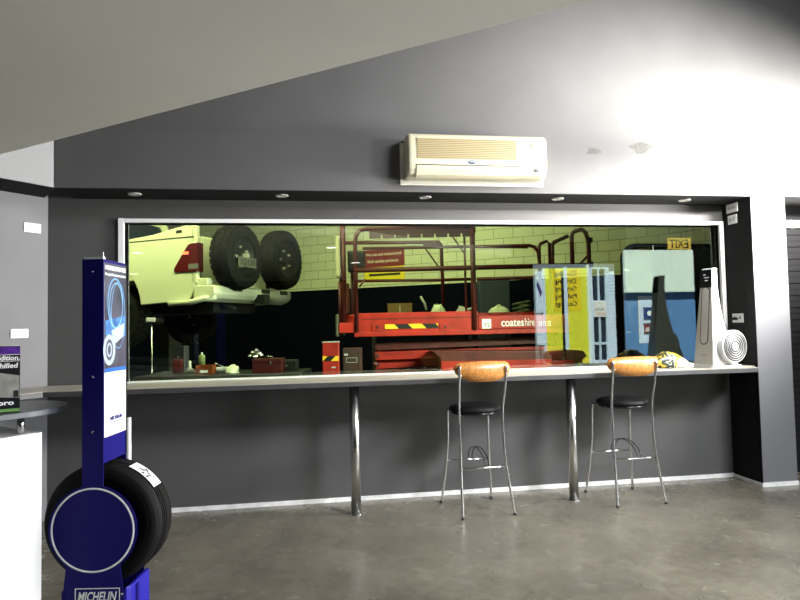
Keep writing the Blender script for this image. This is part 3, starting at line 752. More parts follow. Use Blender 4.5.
# ================================================================== SCISSOR LIFT
LD = 7.2
L0 = onD(355, 330, LD); LZ = 0
lf = empty('scissor_lift', (L0.x, L0.y, 0), -YAW, 'red scissor lift platform with guard rails behind the window', 'scissor lift')
def lx(px, dep=LD): return (onD(px, 325, dep)-L0).dot(_r0)
def lz(px, py, dep=LD): return onD(px, py, dep).z
T = .026
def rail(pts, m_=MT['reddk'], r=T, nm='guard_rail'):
    return MB().tube(pts, r, 10).build(nm, m_, lf, True)
xL, xR = lx(356), lx(590)
zdk0, zdk1 = lz(400, 336), lz(400, 312.5)
FW = 1.25                     # platform depth
# deck tray
MB().box(xL-.02, lx(478), 0, .04, zdk0, zdk1).build('side_panel', MT['red'], lf, bevel=.006)
MB().box(xL-.02, lx(571), -.02, 0, zdk0-.0, zdk0+.055).build('side_rim', MT['red'], lf, bevel=.006)
MB().box(lx(478)+.005, lx(571), -.01, .03, zdk0+.06, lz(520, 315)).build('extension_panel', MT['red'], lf, bevel=.006)
MB().box(xL-.02, lx(571), .04, FW, zdk0, zdk0+.06).build('deck_plate', MT['reddk'], lf)
MB().box(xL-.02, lx(560), FW, FW+.04, zdk0, zdk1).build('side_panel', MT['red'], lf)
MB().box(lx(339), xL-.025, .12, .20, zdk0+.05, zdk1-.01).build('end_step', MT['red'], lf, bevel=.006)
MB().box(lx(339), xL-.025, .0, .118, zdk0+.05, zdk0+.17).build('end_step', MT['red'], lf, bevel=.006)
MB().box(lx(335.5), lx(338.5), .0, .9, lz(337, 337), lz(337, 314)).build('end_bumper', mat('grimy_bumper', (.07, .065, .04), .7, var=.4), lf, bevel=.02)
for a, b in ((371, 374), (448, 452)):
    pass
hz_ = MB().box(0, lx(438)-lx(385), -.006, 0, 0, .055).build('hazard_tape', MT['hazard'], lf); hz_.location = (lx(385), -.001, lz(410, 328.5))
for px in (377, 445):
    q = MB().box(lx(px-5), lx(px+5), -.012, -.001, lz(px, 331.5), lz(px, 323)).build('bracket', MT['red'], lf, bevel=.003)
    MB().lathe([(.001, -.02), (.014, -.018), (.014, -.012), (.001, -.012)], 10, axis='y', c=(lx(px), 0, lz(px, 327))).build('bolt', MT['ink'], q)
MB().box(lx(362), lx(478), -.004, -.001, lz(410, 318.6), lz(410, 318.0)).build('seam', MT['ink'], lf)
text('maker_lettering', 'coates', .135, MT['whiteink'], lf, (lx(501), -.014, lz(515, 326)), bold=.0015, width=lx(523.5)-lx(501))
text('maker_lettering', 'hire', .135, MT['whiteink'], lf, (lx(524.5), -.014, lz(530, 325.8)), width=lx(534)-lx(524.5))
text('phone_lettering', '13 15 52', .085, MT['whiteink'], lf, (lx(538), -.014, lz(545, 325.8)), width=lx(550)-lx(538))
MB().box(lx(478)+.01, lx(571), -.012, -.0105, lz(520, 331.0), lz(520, 330.2)).build('seam', MT['ink'], lf)
MB().box(lx(482), lx(491), -.014, -.011, lz(486, 328.5), lz(486, 319)).build('data_plate', MT['label'], lf)
text('data_print', 'TS', .07, MT['ink'], lf, (lx(483.5), -.0165, lz(487, 327)))
# near rails (posts and rails follow the photo)
ztop = lz(360, 230)
zm = lz(400, 269.5)
rail([(lx(356.5), 0, zdk0+.05), (lx(356.5), 0, lz(356, 243)), (lx(357.5), 0, lz(357, 236)), (lx(361), 0, lz(361, 230.5)), (lx(367), 0, lz(367, 229)), (lx(474), 0, lz(474, 227.5))])
rail([(lx(356.5), 0, zm), (lx(474), 0, lz(474, 267.6)), (lx(592), 0, lz(592, 265))], r=.030)
rail([(lx(474.5), 0, zdk0+.05), (lx(474.5), 0, lz(474, 226))], r=.032, nm='guard_post')
rail([(lx(467), .05, zdk1), (lx(467), .05, lz(467, 231))], r=.014, nm='guard_post')
rail([(lx(360), 0, lz(360, 287)), (lx(366), 0, lz(366, 279))], r=.012, nm='brace')
# toothed cable guard hanging under the top rail
cb = MB(); tx = lx(372)
MB_pts = [(lx(371), lz(371, 229))]
zt1, zt2, zt3 = lz(420, 228.5), lz(420, 234), lz(420, 237.5)
cb.box(lx(371), lx(478), -.02, .02, zt2, zt1)
step = (lx(478)-lx(371))/8
for i in range(8): cb.box(lx(371)+i*step, lx(371)+i*step+step*.86, -.02, .02, zt3, zt2)
cb.build('toothed_rail', mat('dull_purple_steel', (.07, .028, .028), .5), lf)
# right-hand extension rails
rail([(lx(478), 0, lz(478, 246.8)), (lx(532), 0, lz(532, 245.5)), (lx(537), 0, lz(537, 247)), (lx(540.5), 0, lz(540, 252)), (lx(541.5), 0, lz(541, 262)), (lx(541.5), 0, lz(541, 272)), (lx(536), 0, lz(536, 277.5)), (lx(478), 0, lz(478, 279))], r=.022)
rail([(lx(541.5), 0, lz(541, 300)), (lx(541.5), 0, lz(541, 247)), (lx(543), 0, lz(543, 243.5)), (lx(550), 0, lz(550, 241)), (lx(551.8), 0, lz(552, 243)), (lx(552), 0, lz(552, 316))], r=.020, nm='gate_frame')
rail([(lx(554.5), 0, zdk1), (lx(554.5), 0, lz(554, 246)), (lx(556), 0, lz(556, 242.5)), (lx(571), 0, lz(571, 236))], r=.024, nm='guard_post')
rail([(lx(574.5), 0, lz(574, 265)), (lx(574.5), 0, lz(574, 236)), (lx(576.5), 0, lz(576, 232)), (lx(584), -.03, lz(584, 229.5)), (lx(588), -.03, lz(588, 233)), (lx(590.5), -.03, lz(590, 242)), (lx(591), -.03, zdk1-.1)], r=.026, nm='gate_frame')
for y in (238, 262): MB().box(lx(589), lx(594), -.06, -.0, lz(591, y+5), lz(591, y)).build('gate_latch', MT['uteblack'], lf)
rail([(lx(581), 0, lz(581, 265)), (lx(590), 0, lz(590, 256))], r=.014, nm='brace')
# left end rails
rail([(lx(343.5), .10, zdk0+.1), (lx(343.5), .10, lz(343, 224))], r=.034, nm='guard_post')
rail([(lx(349.5), .5, zdk1-.1), (lx(349.5), .5, lz(349, 264))], r=.02, nm='guard_post')
rail([(lx(340), .10, lz(340, 281)), (lx(345), .10, lz(345, 270))], r=.018, nm='brace')
rail([(lx(339.5), .10, zdk1-.05), (lx(339.5), .10, lz(340, 281))], r=.018, nm='guard_post')
MB().box(lx(342), lx(349), .08, .14, lz(345, 313), lz(345, 283)).build('ladder_plate', MT['reddk'], lf)
MB().box(lx(336.5), lx(341), .02, .35, lz(338, 277), lz(338, 236)).build('control_cover', MT['cream'], lf, bevel=.02)
MB().box(lx(346), lx(364), .35, .55, lz(355, 269), lz(355, 247)).build('control_box', MT['uteblack'], lf, bevel=.02)
# far rails
FD = LD+FW
fx = lambda px: (onD(px, 325, FD)-L0).dot(_r0)
fz = lambda px, py: onD(px, py, FD).z
rail([(fx(346), FW, fz(346, 243)), (fx(441), FW, fz(441, 242)), (fx(443), FW, fz(443, 245)), (fx(444), FW, fz(444, 305))], r=.026)
rail([(fx(364), FW, fz(364, 248.5)), (fx(475), FW, fz(475, 246.5)), (fx(530), FW, fz(530, 247))], r=.022)
rail([(fx(358), FW, fz(358, 281)), (fx(442), FW, fz(442, 280)), (fx(476), FW, fz(476, 279))], r=.022)
rail([(fx(426), FW, fz(426, 247)), (fx(440), FW, fz(440, 267))], r=.012, nm='brace')
rail([(fx(455), FW, fz(455, 237)), (fx(466), FW, fz(466, 253))], r=.012, nm='brace')
MB().box(fx(425), fx(443), FW-.03, FW+.03, fz(434, 247), fz(434, 242.5)).build('rail_sleeve', MT['reddk'], lf)
# scissor stack
def beam(x0, z0, x1, z1, y, h, nm='scissor_arm', m_=MT['red']):
    d = Vector((x1-x0, 0, z1-z0)).normalized(); n = Vector((-d.z, 0, d.x))*h/2
    A, B = Vector((x0, y, z0)), Vector((x1, y, z1)); t = Vector((0, .06, 0))
    o = MB().add([A-n, B-n, B+n, A+n, A-n+t, B-n+t, B+n+t, A+n+t], [(0, 1, 2, 3), (7, 6, 5, 4), (0, 4, 5, 1), (1, 5, 6, 2), (2, 6, 7, 3), (3, 7, 4, 0)]).build(nm, m_, lf, bevel=.005)
    for p in (A, B): MB().lathe([(.001, -.015), (.03, -.012), (.03, 0), (.001, 0)], 16, axis='y', c=(p.x*.98+(A.x+B.x)*.01, y-.001, p.z)).build('pivot_pin', MT['reddk'], o)
    return o
yb2 = .12
zz = [lz(420, y) for y in (345, 354, 364, 374)]
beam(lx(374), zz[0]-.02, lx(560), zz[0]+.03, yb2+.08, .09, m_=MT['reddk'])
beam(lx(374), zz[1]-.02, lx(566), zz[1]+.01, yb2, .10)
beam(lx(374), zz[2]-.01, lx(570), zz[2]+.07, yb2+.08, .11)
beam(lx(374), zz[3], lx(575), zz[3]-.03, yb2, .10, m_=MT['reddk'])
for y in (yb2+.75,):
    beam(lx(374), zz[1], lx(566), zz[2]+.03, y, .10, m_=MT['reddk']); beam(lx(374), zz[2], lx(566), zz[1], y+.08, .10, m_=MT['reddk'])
for px in (374, 566):
    MB().tube([(lx(px), yb2, zz[1]), (lx(px), yb2+.85, zz[1])], .03, 10).build('cross_tube', MT['reddk'], lf, True)
    MB().tube([(lx(px), yb2, zz[2]), (lx(px), yb2+.85, zz[2])], .03, 10).build('cross_tube', MT['reddk'], lf, True)
# chassis with engine hood
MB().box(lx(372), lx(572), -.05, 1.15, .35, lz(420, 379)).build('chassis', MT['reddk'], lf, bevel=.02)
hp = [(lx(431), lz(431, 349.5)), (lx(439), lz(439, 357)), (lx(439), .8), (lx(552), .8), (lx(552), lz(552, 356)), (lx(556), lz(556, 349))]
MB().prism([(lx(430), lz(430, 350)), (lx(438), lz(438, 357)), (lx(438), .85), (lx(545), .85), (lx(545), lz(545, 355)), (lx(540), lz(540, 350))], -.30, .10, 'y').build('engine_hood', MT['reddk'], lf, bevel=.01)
MB().box(lx(438)+.01, lx(545)-.01, -.318, -.302, .95, lz(480, 359)).build('hood_side', MT['red'], lf)
MB().box(lx(509), lx(526), -.325, -.319, lz(515, 371.5), lz(515, 367)).build('data_plate', MT['greyplast'], lf)
MB().box(lx(484), lx(572), -.06, .05, lz(520, 370), lz(520, 361)).build('outrigger_beam', MT['red'], lf, bevel=.01)
MB().prism([(lx(572), lz(572, 370)), (lx(583), lz(583, 369)), (lx(588), lz(588, 364)), (lx(588), lz(588, 356)), (lx(582), lz(582, 350)), (lx(572), lz(572, 349))], -.05, .35, 'y').build('end_guard', MT['uteblack'], lf, bevel=.02)
MB().lathe([(.001, -.02), (.04, -.02), (.04, 0), (.001, 0)], 18, axis='y', c=(lx(583), -.05, lz(583, 360))).build('end_roller', MT['red'], lf)
for px in (395, 555):
    for y in (-.02, 1.0):
        MB().lathe([(.12, 0), (.30, 0), (.33, .04), (.33, .16), (.30, .20), (.12, .20)], 36, axis='y', c=(lx(px), y, .331), closed=True).build('wheel', MT['uteblack'], lf, True)

# things carried on a rack behind the lift
RD = 10.2
def rxp(px, dep=RD): return onD(px, 325, dep)
rk0 = onD(380, 313, RD)
rk = empty('storage_rack', (rk0.x, rk0.y, 0), -YAW, 'dark steel rack with stored parts behind the red lift', 'rack')
rl = lambda px, dep=RD: (onD(px, 325, dep)-rk0).dot(_r0)
RZ = rk0.z-.12
MB().box(rl(372), rl(560), 0, .6, RZ-.04, RZ).build('shelf_board', MT['bench2'], rk)
MB().box(rl(372), rl(560), 0, .6, .6, .64).build('shelf_board', MT['bench2'], rk)
for px in (373, 470, 559):
    for y in (.0, .55): MB().box(rl(px)-.025, rl(px)+.025, y, y+.05, 0, RZ-.04).build('upright', MT['bench2'], rk)
def rackthing(name, px, label, cat):
    p = onD(px, 313, RD+.3); return empty(name, (p.x, p.y, RZ+.0005), -YAW, label, cat)
def dome(rx, ry, rz, k=.0, seed=1, n=18, m=9):
    vs = []; fs = []
    for i in range(m+1):
        ph = PI/2*i/m
        for j in range(n):
            a = 2*PI*j/n; q = 1+k*noise.noise(Vector((3*math.cos(a)+seed, 3*math.sin(a), ph*2)))
            vs.append((rx*math.cos(ph)*math.cos(a)*q, ry*math.cos(ph)*math.sin(a)*q, rz*math.sin(ph)*q))
    for i in range(m):
        for j in range(n): fs.append((i*n+j, i*n+(j+1) % n, (i+1)*n+(j+1) % n, (i+1)*n+j))
    fs.append(tuple(range(n))[::-1])
    return MB().add(vs, fs)
t = rackthing('cardboard_box', 400, 'low brown cardboard box behind the left half of the lift platform', 'box')
MB().box(-.21, .21, -.13, .13, 0, .28).build('carton', MT['brown'], t, bevel=.004); MB().box(-.012, .012, -.132, -.128, 0, .28).build('tape', MT['cream'], t); MB().box(-.215, .215, -.135, .135, .25, .285).build('lid', MT['brown'], t)
t = rackthing('engine_cover', 438, 'pale engine part with a bent pipe behind the lift rails', 'car part')
dome(.16, .13, .24, .25, 2).build('housing', MT['sack'], t, True); MB().tube([(-.20, 0, .16), (-.23, 0, .28), (-.30, 0, .40)], .02, 8).build('pipe', MT['greyplast'], t, True)
t = rackthing('gearbox_part', 462, 'small grey metal part beside the lift centre post', 'car part')
dome(.13, .12, .20, .35, 5).build('casting', MT['greyplast'], t, True); MB().tube([(.05, 0, .14), (.22, 0, .17)], .03, 8).build('shaft', MT['greyplast'], t, True)
t = rackthing('sack', 499, 'rounded pale green sack above the red lift panel', 'sack')
dome(.22, .16, .20, .15, 9).build('bag', MT['sack'], t, True); MB().tube([(-.05, 0, .19), (0, 0, .215), (.05, 0, .19)], .02, 8).build('tied_neck', MT['sack'], t, True)
t = rackthing('coiled_hose', 522, 'dark coiled hose right of the pale sack', 'hose')
MB().tube([((.14+.02*math.sin(3*a))*math.cos(a), (.11)*math.sin(a), .04+.012*a) for a in [k*PI/9 for k in range(58)]], .022, 8).build('coil', mat('hose_green', (.05, .07, .03), .5), t, True)
lk = onD(495, 300, 11.0)
t = empty('locker', (lk.x, lk.y, 0), -YAW, 'blue grey steel locker behind the sack and lift rails', 'cabinet')
lh = onD(495, 279, 11).z
MB().box(-.28, .28, 0, .4, 0, lh).build('body', MT['bluegrey'], t, bevel=.01); MB().box(-.26, .26, -.015, -.001, .05, lh-.05).build('door', MT['bluegrey'], t); MB().box(.18, .20, -.03, -.016, 1.2, 1.4).build('handle', MT['steel'], t)

# red cabinet and brown cabinet beside the lift foot
p = onD(331, 376, 6.1)
t = empty('control_pillar', (p.x, p.y, 0), -YAW+.05, 'narrow red steel pillar with a hazard stripe left of the lift', 'control post')
tw = 8*6.1/600; th = onD(331, 342.5, 6.1).z
MB().box(-tw, tw, 0, .16, 0, th).build('body', MT['red'], t, bevel=.005)
MB().box(-tw-.004, tw+.004, -.004, .165, th, th+.008).build('cap', MT['greyplast'], t)
hb = MB().box(-tw, tw, -.004, -.001, 0, .05).build('hazard_tape', MT['hazard2'], t); hb.location = (0, 0, onD(331, 361, 6.1).z)
for z in (th-.26,): MB().box(tw*.1, tw*.6, -.003, -.001, z, z+.015).build('small_label', MT['greyplast'], t)
p = onD(352, 376, 6.6)
t = empty('junction_cabinet', (p.x, p.y, 0), -YAW, 'small brown steel cabinet beneath the left end of the lift', 'cabinet')
tw = 9*6.6/600; th = onD(352, 348.5, 6.6).z
MB().box(-tw, tw, 0, .3, 0, th).build('body', MT['rust'], t, bevel=.005); dd = MB().box(-tw+.01, tw-.01, -.01, -.001, .1, th-.02).build('door', MT['rust'], t)
fl = MB(); z = onD(352, 362.5, 6.6).z
for b in ((-.06, .06, z, z+.004), (-.06, .06, z+.05, z+.054), (-.06, -.056, z, z+.054), (.056, .06, z, z+.054)): fl.box(b[0], b[1], -.013, -.011, b[2], b[3])
fl.build('label_outline', MT['greyplast'], dd)
MB().box(-.08, -.04, -.013, -.011, th-.075, th-.055).build('small_label', MT['greyplast'], dd)

# ================================================================== UTE ON THE HOIST
UC = onD(196, 300, 6.8)
fwdl = _r0*(-.944)+F0*.33; ua = math.atan2(fwdl.y, fwdl.x)
ut = empty('ute', (UC.x, UC.y, 0), ua, 'white four wheel drive ute raised on the hoist, rear end towards the glass', 'ute')
# local: +x forward, y in [-1.8,0] across (0 = near side)
zu = lambda px, py, dep=6.8: onD(px, py, dep).z
Zr = zu(190, 225); Zl = zu(190, 236.5); Zbt = zu(190, 303)
UW = 1.80
def side_poly():
    arcpts = []
    cx, cz, r = 1.30, Zbt+.05, .50
    for a in range(180, -1, -12): arcpts.append((cx-r*math.cos(math.radians(180-a))*-1 if False else cx+r*math.cos(math.radians(a)), cz+r*math.sin(math.radians(a))))
    return arcpts
low = [(0.02, Zbt+.16), (.10, Zbt+.03), (.75, Zbt)]
arch = [(1.30+.52*math.cos(math.radians(a)), Zbt-.05+.56*math.sin(math.radians(a))) for a in range(175, 4, -10)]
tail = [(1.85, Zbt), (4.0, Zbt-.02)]
arch2 = [(4.45+.46*math.cos(math.radians(a)), Zbt-.05+.52*math.sin(math.radians(a))) for a in range(175, 4, -10)]
nose = [(4.95, Zbt), (5.15, Zbt+.15), (5.15, Zl-.25), (4.9, Zl-.05), (3.6, Zl+.03)]
roof = [(2.95, Zl+.55), (1.95, Zl+.58), (1.70, Zl+.08)]
railp = [(1.6, Zl+.02), (.95, Zl+.03), (.6, Zl+.06), (.32, Zr-.02), (.10, Zr+.01), (.02, Zr)]
outline = low+arch+tail+arch2+nose+roof+railp
MB().prism(outline, -.06, 0, 'y').build('near_side', MT['utewhite'], ut, bevel=.02)
MB().prism(outline, -UW, -UW+.06, 'y').build('far_side', MT['utewhite'], ut, bevel=.02)
MB().box(.03, 1.65, -UW+.06, -.06, Zbt+.25, Zbt+.30).build('tray_floor', MT['uteblack'], ut)
MB().box(.0, .05, -UW+.10, -.10, Zbt+.20, Zl+.02).build('tailgate', MT['utewhite'], ut, bevel=.015)
MB().box(1.70, 5.0, -UW+.06, -.06, Zbt+.15, Zl).build('cab', MT['utewhite'], ut, bevel=.03)
MB().prism([(1.75, Zl), (1.98, Zl+.50), (2.95, Zl+.50), (3.6, Zl)], -UW+.10, -.10, 'y').build('cab_glass', MT['darkglass'], ut)
MB().prism([(.99, Zl-.01), (1.6, Zl-.012), (1.6, Zl), (.99, Zl+.002)], -.001, .002, 'y').build('tray_seam', MT['uteblack'], ut)
MB().prism([(.02, Zl-.005), (.99, Zl-.012), (.99, Zl-.002), (.02, Zl+.007)], -.001, .003, 'y').build('tray_seam', MT['uteblack'], ut)
MB().box(.19, .27, -.001, .004, Zr-.075, Zr-.045).build('badge', MT['uteblack'], ut)
MB().box(-.015, .06, -.06, .0, Zbt+.22, Zr).build('corner_post', MT['utewhite'], ut, bevel=.012)
# tail lamp wraps the corner
zl0, zl1 = zu(196, 271.5), zu(196, 242.5)
tlp = MB().prism([(-.03, zl0), (.29, zl0), (.30, zl0+.04), (.16, zl1-.10), (.10, zl1-.02), (.04, zl1), (-.03, zl1)], -.10, .012, 'y').build('tail_lamp', MT['lampred'], ut, bevel=.006)
MB().box(.09, .17, .012, .018, zl1-.13, zl1-.10).build('brake_bulb', MT['lamphot'], tlp)
MB().box(-.035, .09, .0, .014, zl0+.03, zl0+.09).build('reverse_lens', MT['midgrey'], tlp)
# rear bar with steps
rb = empty('x', (0, 0, 0)); bpy.data.objects.remove(rb)
zb0, zb1 = zu(196, 302), zu(196, 283)
bar = MB().prism([(-.22, zb0+.04), (-.26, zb0+.09), (-.26, zb1-.05), (-.22, zb1-.03), (-.02, zb1-.03), (-.02, zb0+.04), (-.10, zb0)], -UW+.10, .02, 'y').build('rear_bar', MT['utewhite'], ut, bevel=.012)
MB().box(-.21, -.05, -UW+.12, 0, zb1-.03, zb1-.026).build('step_tread', MT['uteblack'], bar)
for y in (-.38, -1.0, -1.45): MB().box(-.266, -.255, y-.14, y+.05, zb0+.13, zb0+.18).build('bar_slot', MT['uteblack'], bar)
MB().box(-.36, -.22, -.98, -.85, zb0+.00, zb0+.11).build('tow_hitch', MT['uteblack'], bar)
MB().tube([(.35, .02, zb0-.01), (.05, .03, zb0), (-.15, .02, zb0+.04), (-.24, -.05, zb0+.05)], .032, 12).build('side_tube', MT['utewhite'], ut, True)
MB().box(-.15, .04, -.10, -.01, zb0+.02, Zbt+.28).build('bar_bracket', MT['utewhite'], ut, bevel=.01)
# spare wheels on the carrier, axis along local x (facing rearwards)
def wheel(parent, c, R=.385, wdt=.26, nm='spare_wheel', axis='x'):
    x0, x1 = -wdt/2, wdt/2
    prof = [(R*.58, x0+.03), (R*.64, x0+.004), (R*.80, x0), (R*.92, x0+.015), (R*.985, x0+.045), (R, x0+.08), (R, x1-.08), (R*.985, x1-.045), (R*.92, x1-.015), (R*.80, x1), (R*.64, x1-.004), (R*.58, x1-.03)]
    o = MB().lathe(prof, 48, axis=axis, closed=True).build(nm, MT['rubber'], parent); o.location = c
    b = MB()
    for k in range(30):
        for row, (p0, p1) in enumerate(((-.115, -.05), (-.04, .04), (.05, .115))):
            a = 2*PI*(k+.5*(row == 1))/30; da = .075
            vs = []
            for aa in (a-da, a+da):
                for rr in (R*.975, R*1.03):
                    for xx in (p0, p1):
                        rr2 = rr-(.02 if abs(xx) > .11 else 0)
                        q = (xx, rr2*math.cos(aa), rr2*math.sin(aa)) if axis == 'x' else (rr2*math.cos(aa), xx, rr2*math.sin(aa))
                        vs.append(q)
            b.add(vs, [(0, 1, 3, 2), (4, 6, 7, 5), (0, 4, 5, 1), (2, 3, 7, 6), (0, 2, 6, 4), (1, 5, 7, 3)])
    b.build('tread_lugs', mat('tread_rubber', (.006, .006, .004), .9, spec=.1), o)
    MB().lathe([(.001, x0+.06), (.05, x0+.05), (.07, x0+.075), (R*.42, x0+.075), (R*.54, x0+.03), (R*.60, x0+.028), (R*.60, x0+.05), (R*.4, x0+.11), (.001, x0+.11)], 36, axis=axis).build('rim', mat('dark_alloy', (.010, .010, .009), .45), o, True)
    for k in range(5):
        a = 2*PI*k/5
        q = (x0+.045, .12*math.cos(a), .12*math.sin(a))
        MB().lathe([(.001, 0), (.016, 0), (.016, .03), (.001, .03)], 8, axis='x', c=q).build('wheel_nut', MT['greyplast'], o)
    return o
zw_ = zu(232, 257, 7.0)
wheel(ut, (-.30, -.36, zw_), .375, nm='spare_wheel'); wheel(ut, (-.30, -1.36, zw_+.06), .385, nm='spare_wheel')
MB().tube([(-.10, -.36, zb1), (-.10, -.36, zw_), (-.20, -.36, zw_)], .03, 10).build('wheel_carrier', MT['uteblack'], ut, True)
MB().tube([(-.10, -1.36, zb1), (-.10, -1.36, zw_), (-.20, -1.36, zw_)], .03, 10).build('wheel_carrier', MT['uteblack'], ut, True)
npz = zw_-.13
npl = MB().box(-.480, -.470, -.50, -.14, npz, npz+.11).build('number_plate', mat('plate_white', (.16, .16, .14), .5), ut)
text('plate_lettering', '1Q13F1', .10, MT['ink'], npl, (-.482, -.155, npz+.022), xd=(0, -1, 0), bold=.002, width=.32)
MB().box(-.49, -.42, -.34, -.30, npz+.11, npz+.16).build('plate_bracket', MT['greyplast'], ut)
for x in (1.30, 4.45):
    for y in (-.25, -UW+.25): wheel(ut, (x, y, Zbt-.12), .385, nm='road_wheel', axis='y')
MB().box(.1, 4.9, -UW+.45, -.45, Zbt-.10, Zbt+.12).build('chassis_rail', MT['uteblack'], ut)
MB().tube([(.2, -.6, Zbt+.0), (-.1, -.62, Zbt-.06)], .03, 10).build('exhaust', MT['uteblack'], ut, True)

# two post hoist
p = onD(184, 330, 7.6)
hs = empty('vehicle_hoist', (p.x, p.y, 0), ua, 'grey two post vehicle hoist holding the white ute', 'hoist')
hm = mat('hoist_grey', (.05, .05, .055), .5)
MB().box(-.08, .08, -.0, .10, 0, 1.30).build('post', hm, hs, bevel=.01)
hh = Vector((p.x, p.y, 0))
def uloc(x, y, z):
    m3 = Matrix.Rotation(ua, 3, 'Z'); wv = Vector((UC.x, UC.y, 0))+m3 @ Vector((x, y, 0)); lv = m3.inverted() @ (wv-hh); return (lv.x, lv.y, z)
a = uloc(2.4, .55, 0); MB().box(a[0]-.15, a[0]+.15, a[1]-.15, a[1]+.15, 0, 4.0).build('column', hm, hs, bevel=.01)
a = uloc(2.4, -UW-.55, 0); MB().box(a[0]-.15, a[0]+.15, a[1]-.15, a[1]+.15, 0, 4.0).build('column', hm, hs, bevel=.01)
for y0_, y1_ in ((.42, -.5), (-UW-.42, -UW+.5)):
    for x_ in (1.95, 3.1):
        MB().tube([uloc(2.4, y0_, Zbt-.16), uloc(x_, y1_, Zbt-.16)], .05, 8).build('lift_arm', hm, hs, True)
        MB().tube([uloc(x_, y1_, Zbt-.16), uloc(x_, y1_, Zbt-.101)], .06, 10).build('lift_pad', MT['uteblack'], hs, True)

# ================================================================== WORKBENCH AND CLUTTER
WD = 6.0
p = onD(235, 377, WD); WZ = onD(235, 375, WD).z
wb = empty('workbench', (p.x, p.y, 0), -YAW, 'dark steel workbench with tools just beyond the window', 'workbench')
wl = lambda px, dep=WD: (onD(px, 370, dep)-p).dot(_r0)
MB().box(wl(134), wl(300), 0, .75, WZ-.05, WZ).build('worktop', MT['bench2'], wb, bevel=.005)
for px in (137, 297):
    for y in (.03, .66): MB().box(wl(px)-.03, wl(px)+.03, y, y+.06, 0, WZ-.05).build('leg', MT['bench2'], wb)
MB().box(wl(137), wl(297), .05, .7, .25, .28).build('lower_shelf', MT['bench2'], wb)
def onb(name, px, label, cat, dy=.25, rz=0, dep=None):
    q = onD(px, 370, WD+dy); return empty(name, (q.x, q.y, WZ+.0005), -YAW+rz, label, cat)
s_ = WD/600
t = onb('toolbox', 269, 'dark red toolbox on the workbench right end', 'toolbox')
tm = mat('toolbox_red', (.05, .004, .004), .45)
MB().box(-15*s_, 15*s_, -.09, .09, 0, .105).build('body', tm, t, bevel=.004); MB().box(-15*s_-.003, 15*s_+.003, -.093, .093, .106, .145).build('lid', tm, t, bevel=.006)
MB().tube([(-.04, 0, .145), (-.035, 0, .165), (.035, 0, .165), (.04, 0, .145)], .006, 8).build('handle', MT['steel'], t, True); MB().box(.03, .05, -.098, -.0935, .085, .125).build('latch', MT['steel'], t)
t = onb('parts_bin', 206, 'small orange parts bin on the workbench', 'bin')
MB().box(-.085, .085, -.07, .07, 0, .006).box(-.085, -.08, -.07, .07, .006, .09).box(.08, .085, -.07, .07, .006, .09).box(-.08, .08, -.07, -.065, .006, .06).box(-.08, .08, .065, .07, .006, .09).build('tray', MT['orange'], t); MB().box(-.04, .04, -.073, -.0705, .015, .04).build('label_holder', MT['label'], t)
t = onb('spray_can', 202, 'olive and white tin with a nozzle behind the orange bin', 'tin', .48)
MB().lathe([(.033, 0), (.033, .17), (.028, .185), (.012, .19)], 20).build('can', MT['olive'], t, True); MB().lathe([(.010, .1905), (.010, .21), (.004, .212)], 12).build('nozzle', MT['plast'], t, True)
t = onb('funnel', 190, 'grey funnel lying among the workbench tools', 'funnel', .36)
MB().lathe([(.008, .13), (.010, .06), (.012, .055), (.07, .002), (.073, .002), (.016, .06), (.012, .13)], 24, closed=True).build('cone', MT['greyplast'], t, True)
t = onb('rag_pile', 232, 'crumpled pale rag beside the toolbox on the workbench', 'rag')
dome(.075, .06, .075, .5, 4).build('cloth', MT['sack'], t, True)
t = onb('grease_gun', 222, 'grey grease gun lying on the workbench', 'tool', .45, .3)
MB().tube([(-.14, 0, .03), (.05, 0, .03)], .026, 14).build('barrel', MT['greyplast'], t, True); MB().tube([(.05, 0, .03), (.16, 0, .05)], .007, 8).build('spout', MT['steel'], t, True); MB().tube([(.03, 0, .05), (-.08, 0, .10)], .006, 8).build('lever', MT['steel'], t, True)
t = onb('oil_bottle', 178, 'dark red oil bottle on the left of the workbench', 'bottle', .4)
MB().box(-.05, .05, -.03, .03, 0, .15).build('bottle_body', mat('oil_bottle_red', (.07, .008, .008), .4), t, bevel=.012); MB().lathe([(.014, .15), (.014, .18), (.001, .18)], 14).build('cap', MT['ink'], t, True)
t = onb('tool_case', 285, 'low black tool case behind the red toolbox', 'case', .55)
MB().box(-.14, .14, -.08, .08, 0, .11).build('shell', MT['uteblack'], t, bevel=.01); MB().tube([(-.04, -.085, .05), (-.04, -.10, .05), (.04, -.10, .05), (.04, -.085, .05)], .006, 8).build('handle', MT['midgrey'], t)
t = onb('aluminium_tray', 256, 'shiny crumpled foil tray on the red toolbox', 'tray', .25)
t.location.z = WZ+.148+.02
dome(.075, .05, .055, .7, 12).build('foil', MT['chrome'], t)
p = onD(152, 376, 6.9)
t = empty('trouble_light_stand', (p.x, p.y, 0), 0, 'thin steel work light stand below the raised ute', 'light stand')
zt2_ = onD(152, 322, 6.9).z
MB().tube([(0, 0, .03), (0, 0, zt2_)], .008, 8).build('pole', MT['steel'], t, True); MB().lathe([(.001, 0), (.16, .0), (.15, .025), (.001, .03)], 24).build('base', MT['uteblack'], t, True)
MB().box(-.06, .04, -.03, .03, zt2_, zt2_+.05).build('lamp_head', MT['greyplast'], t, bevel=.01)

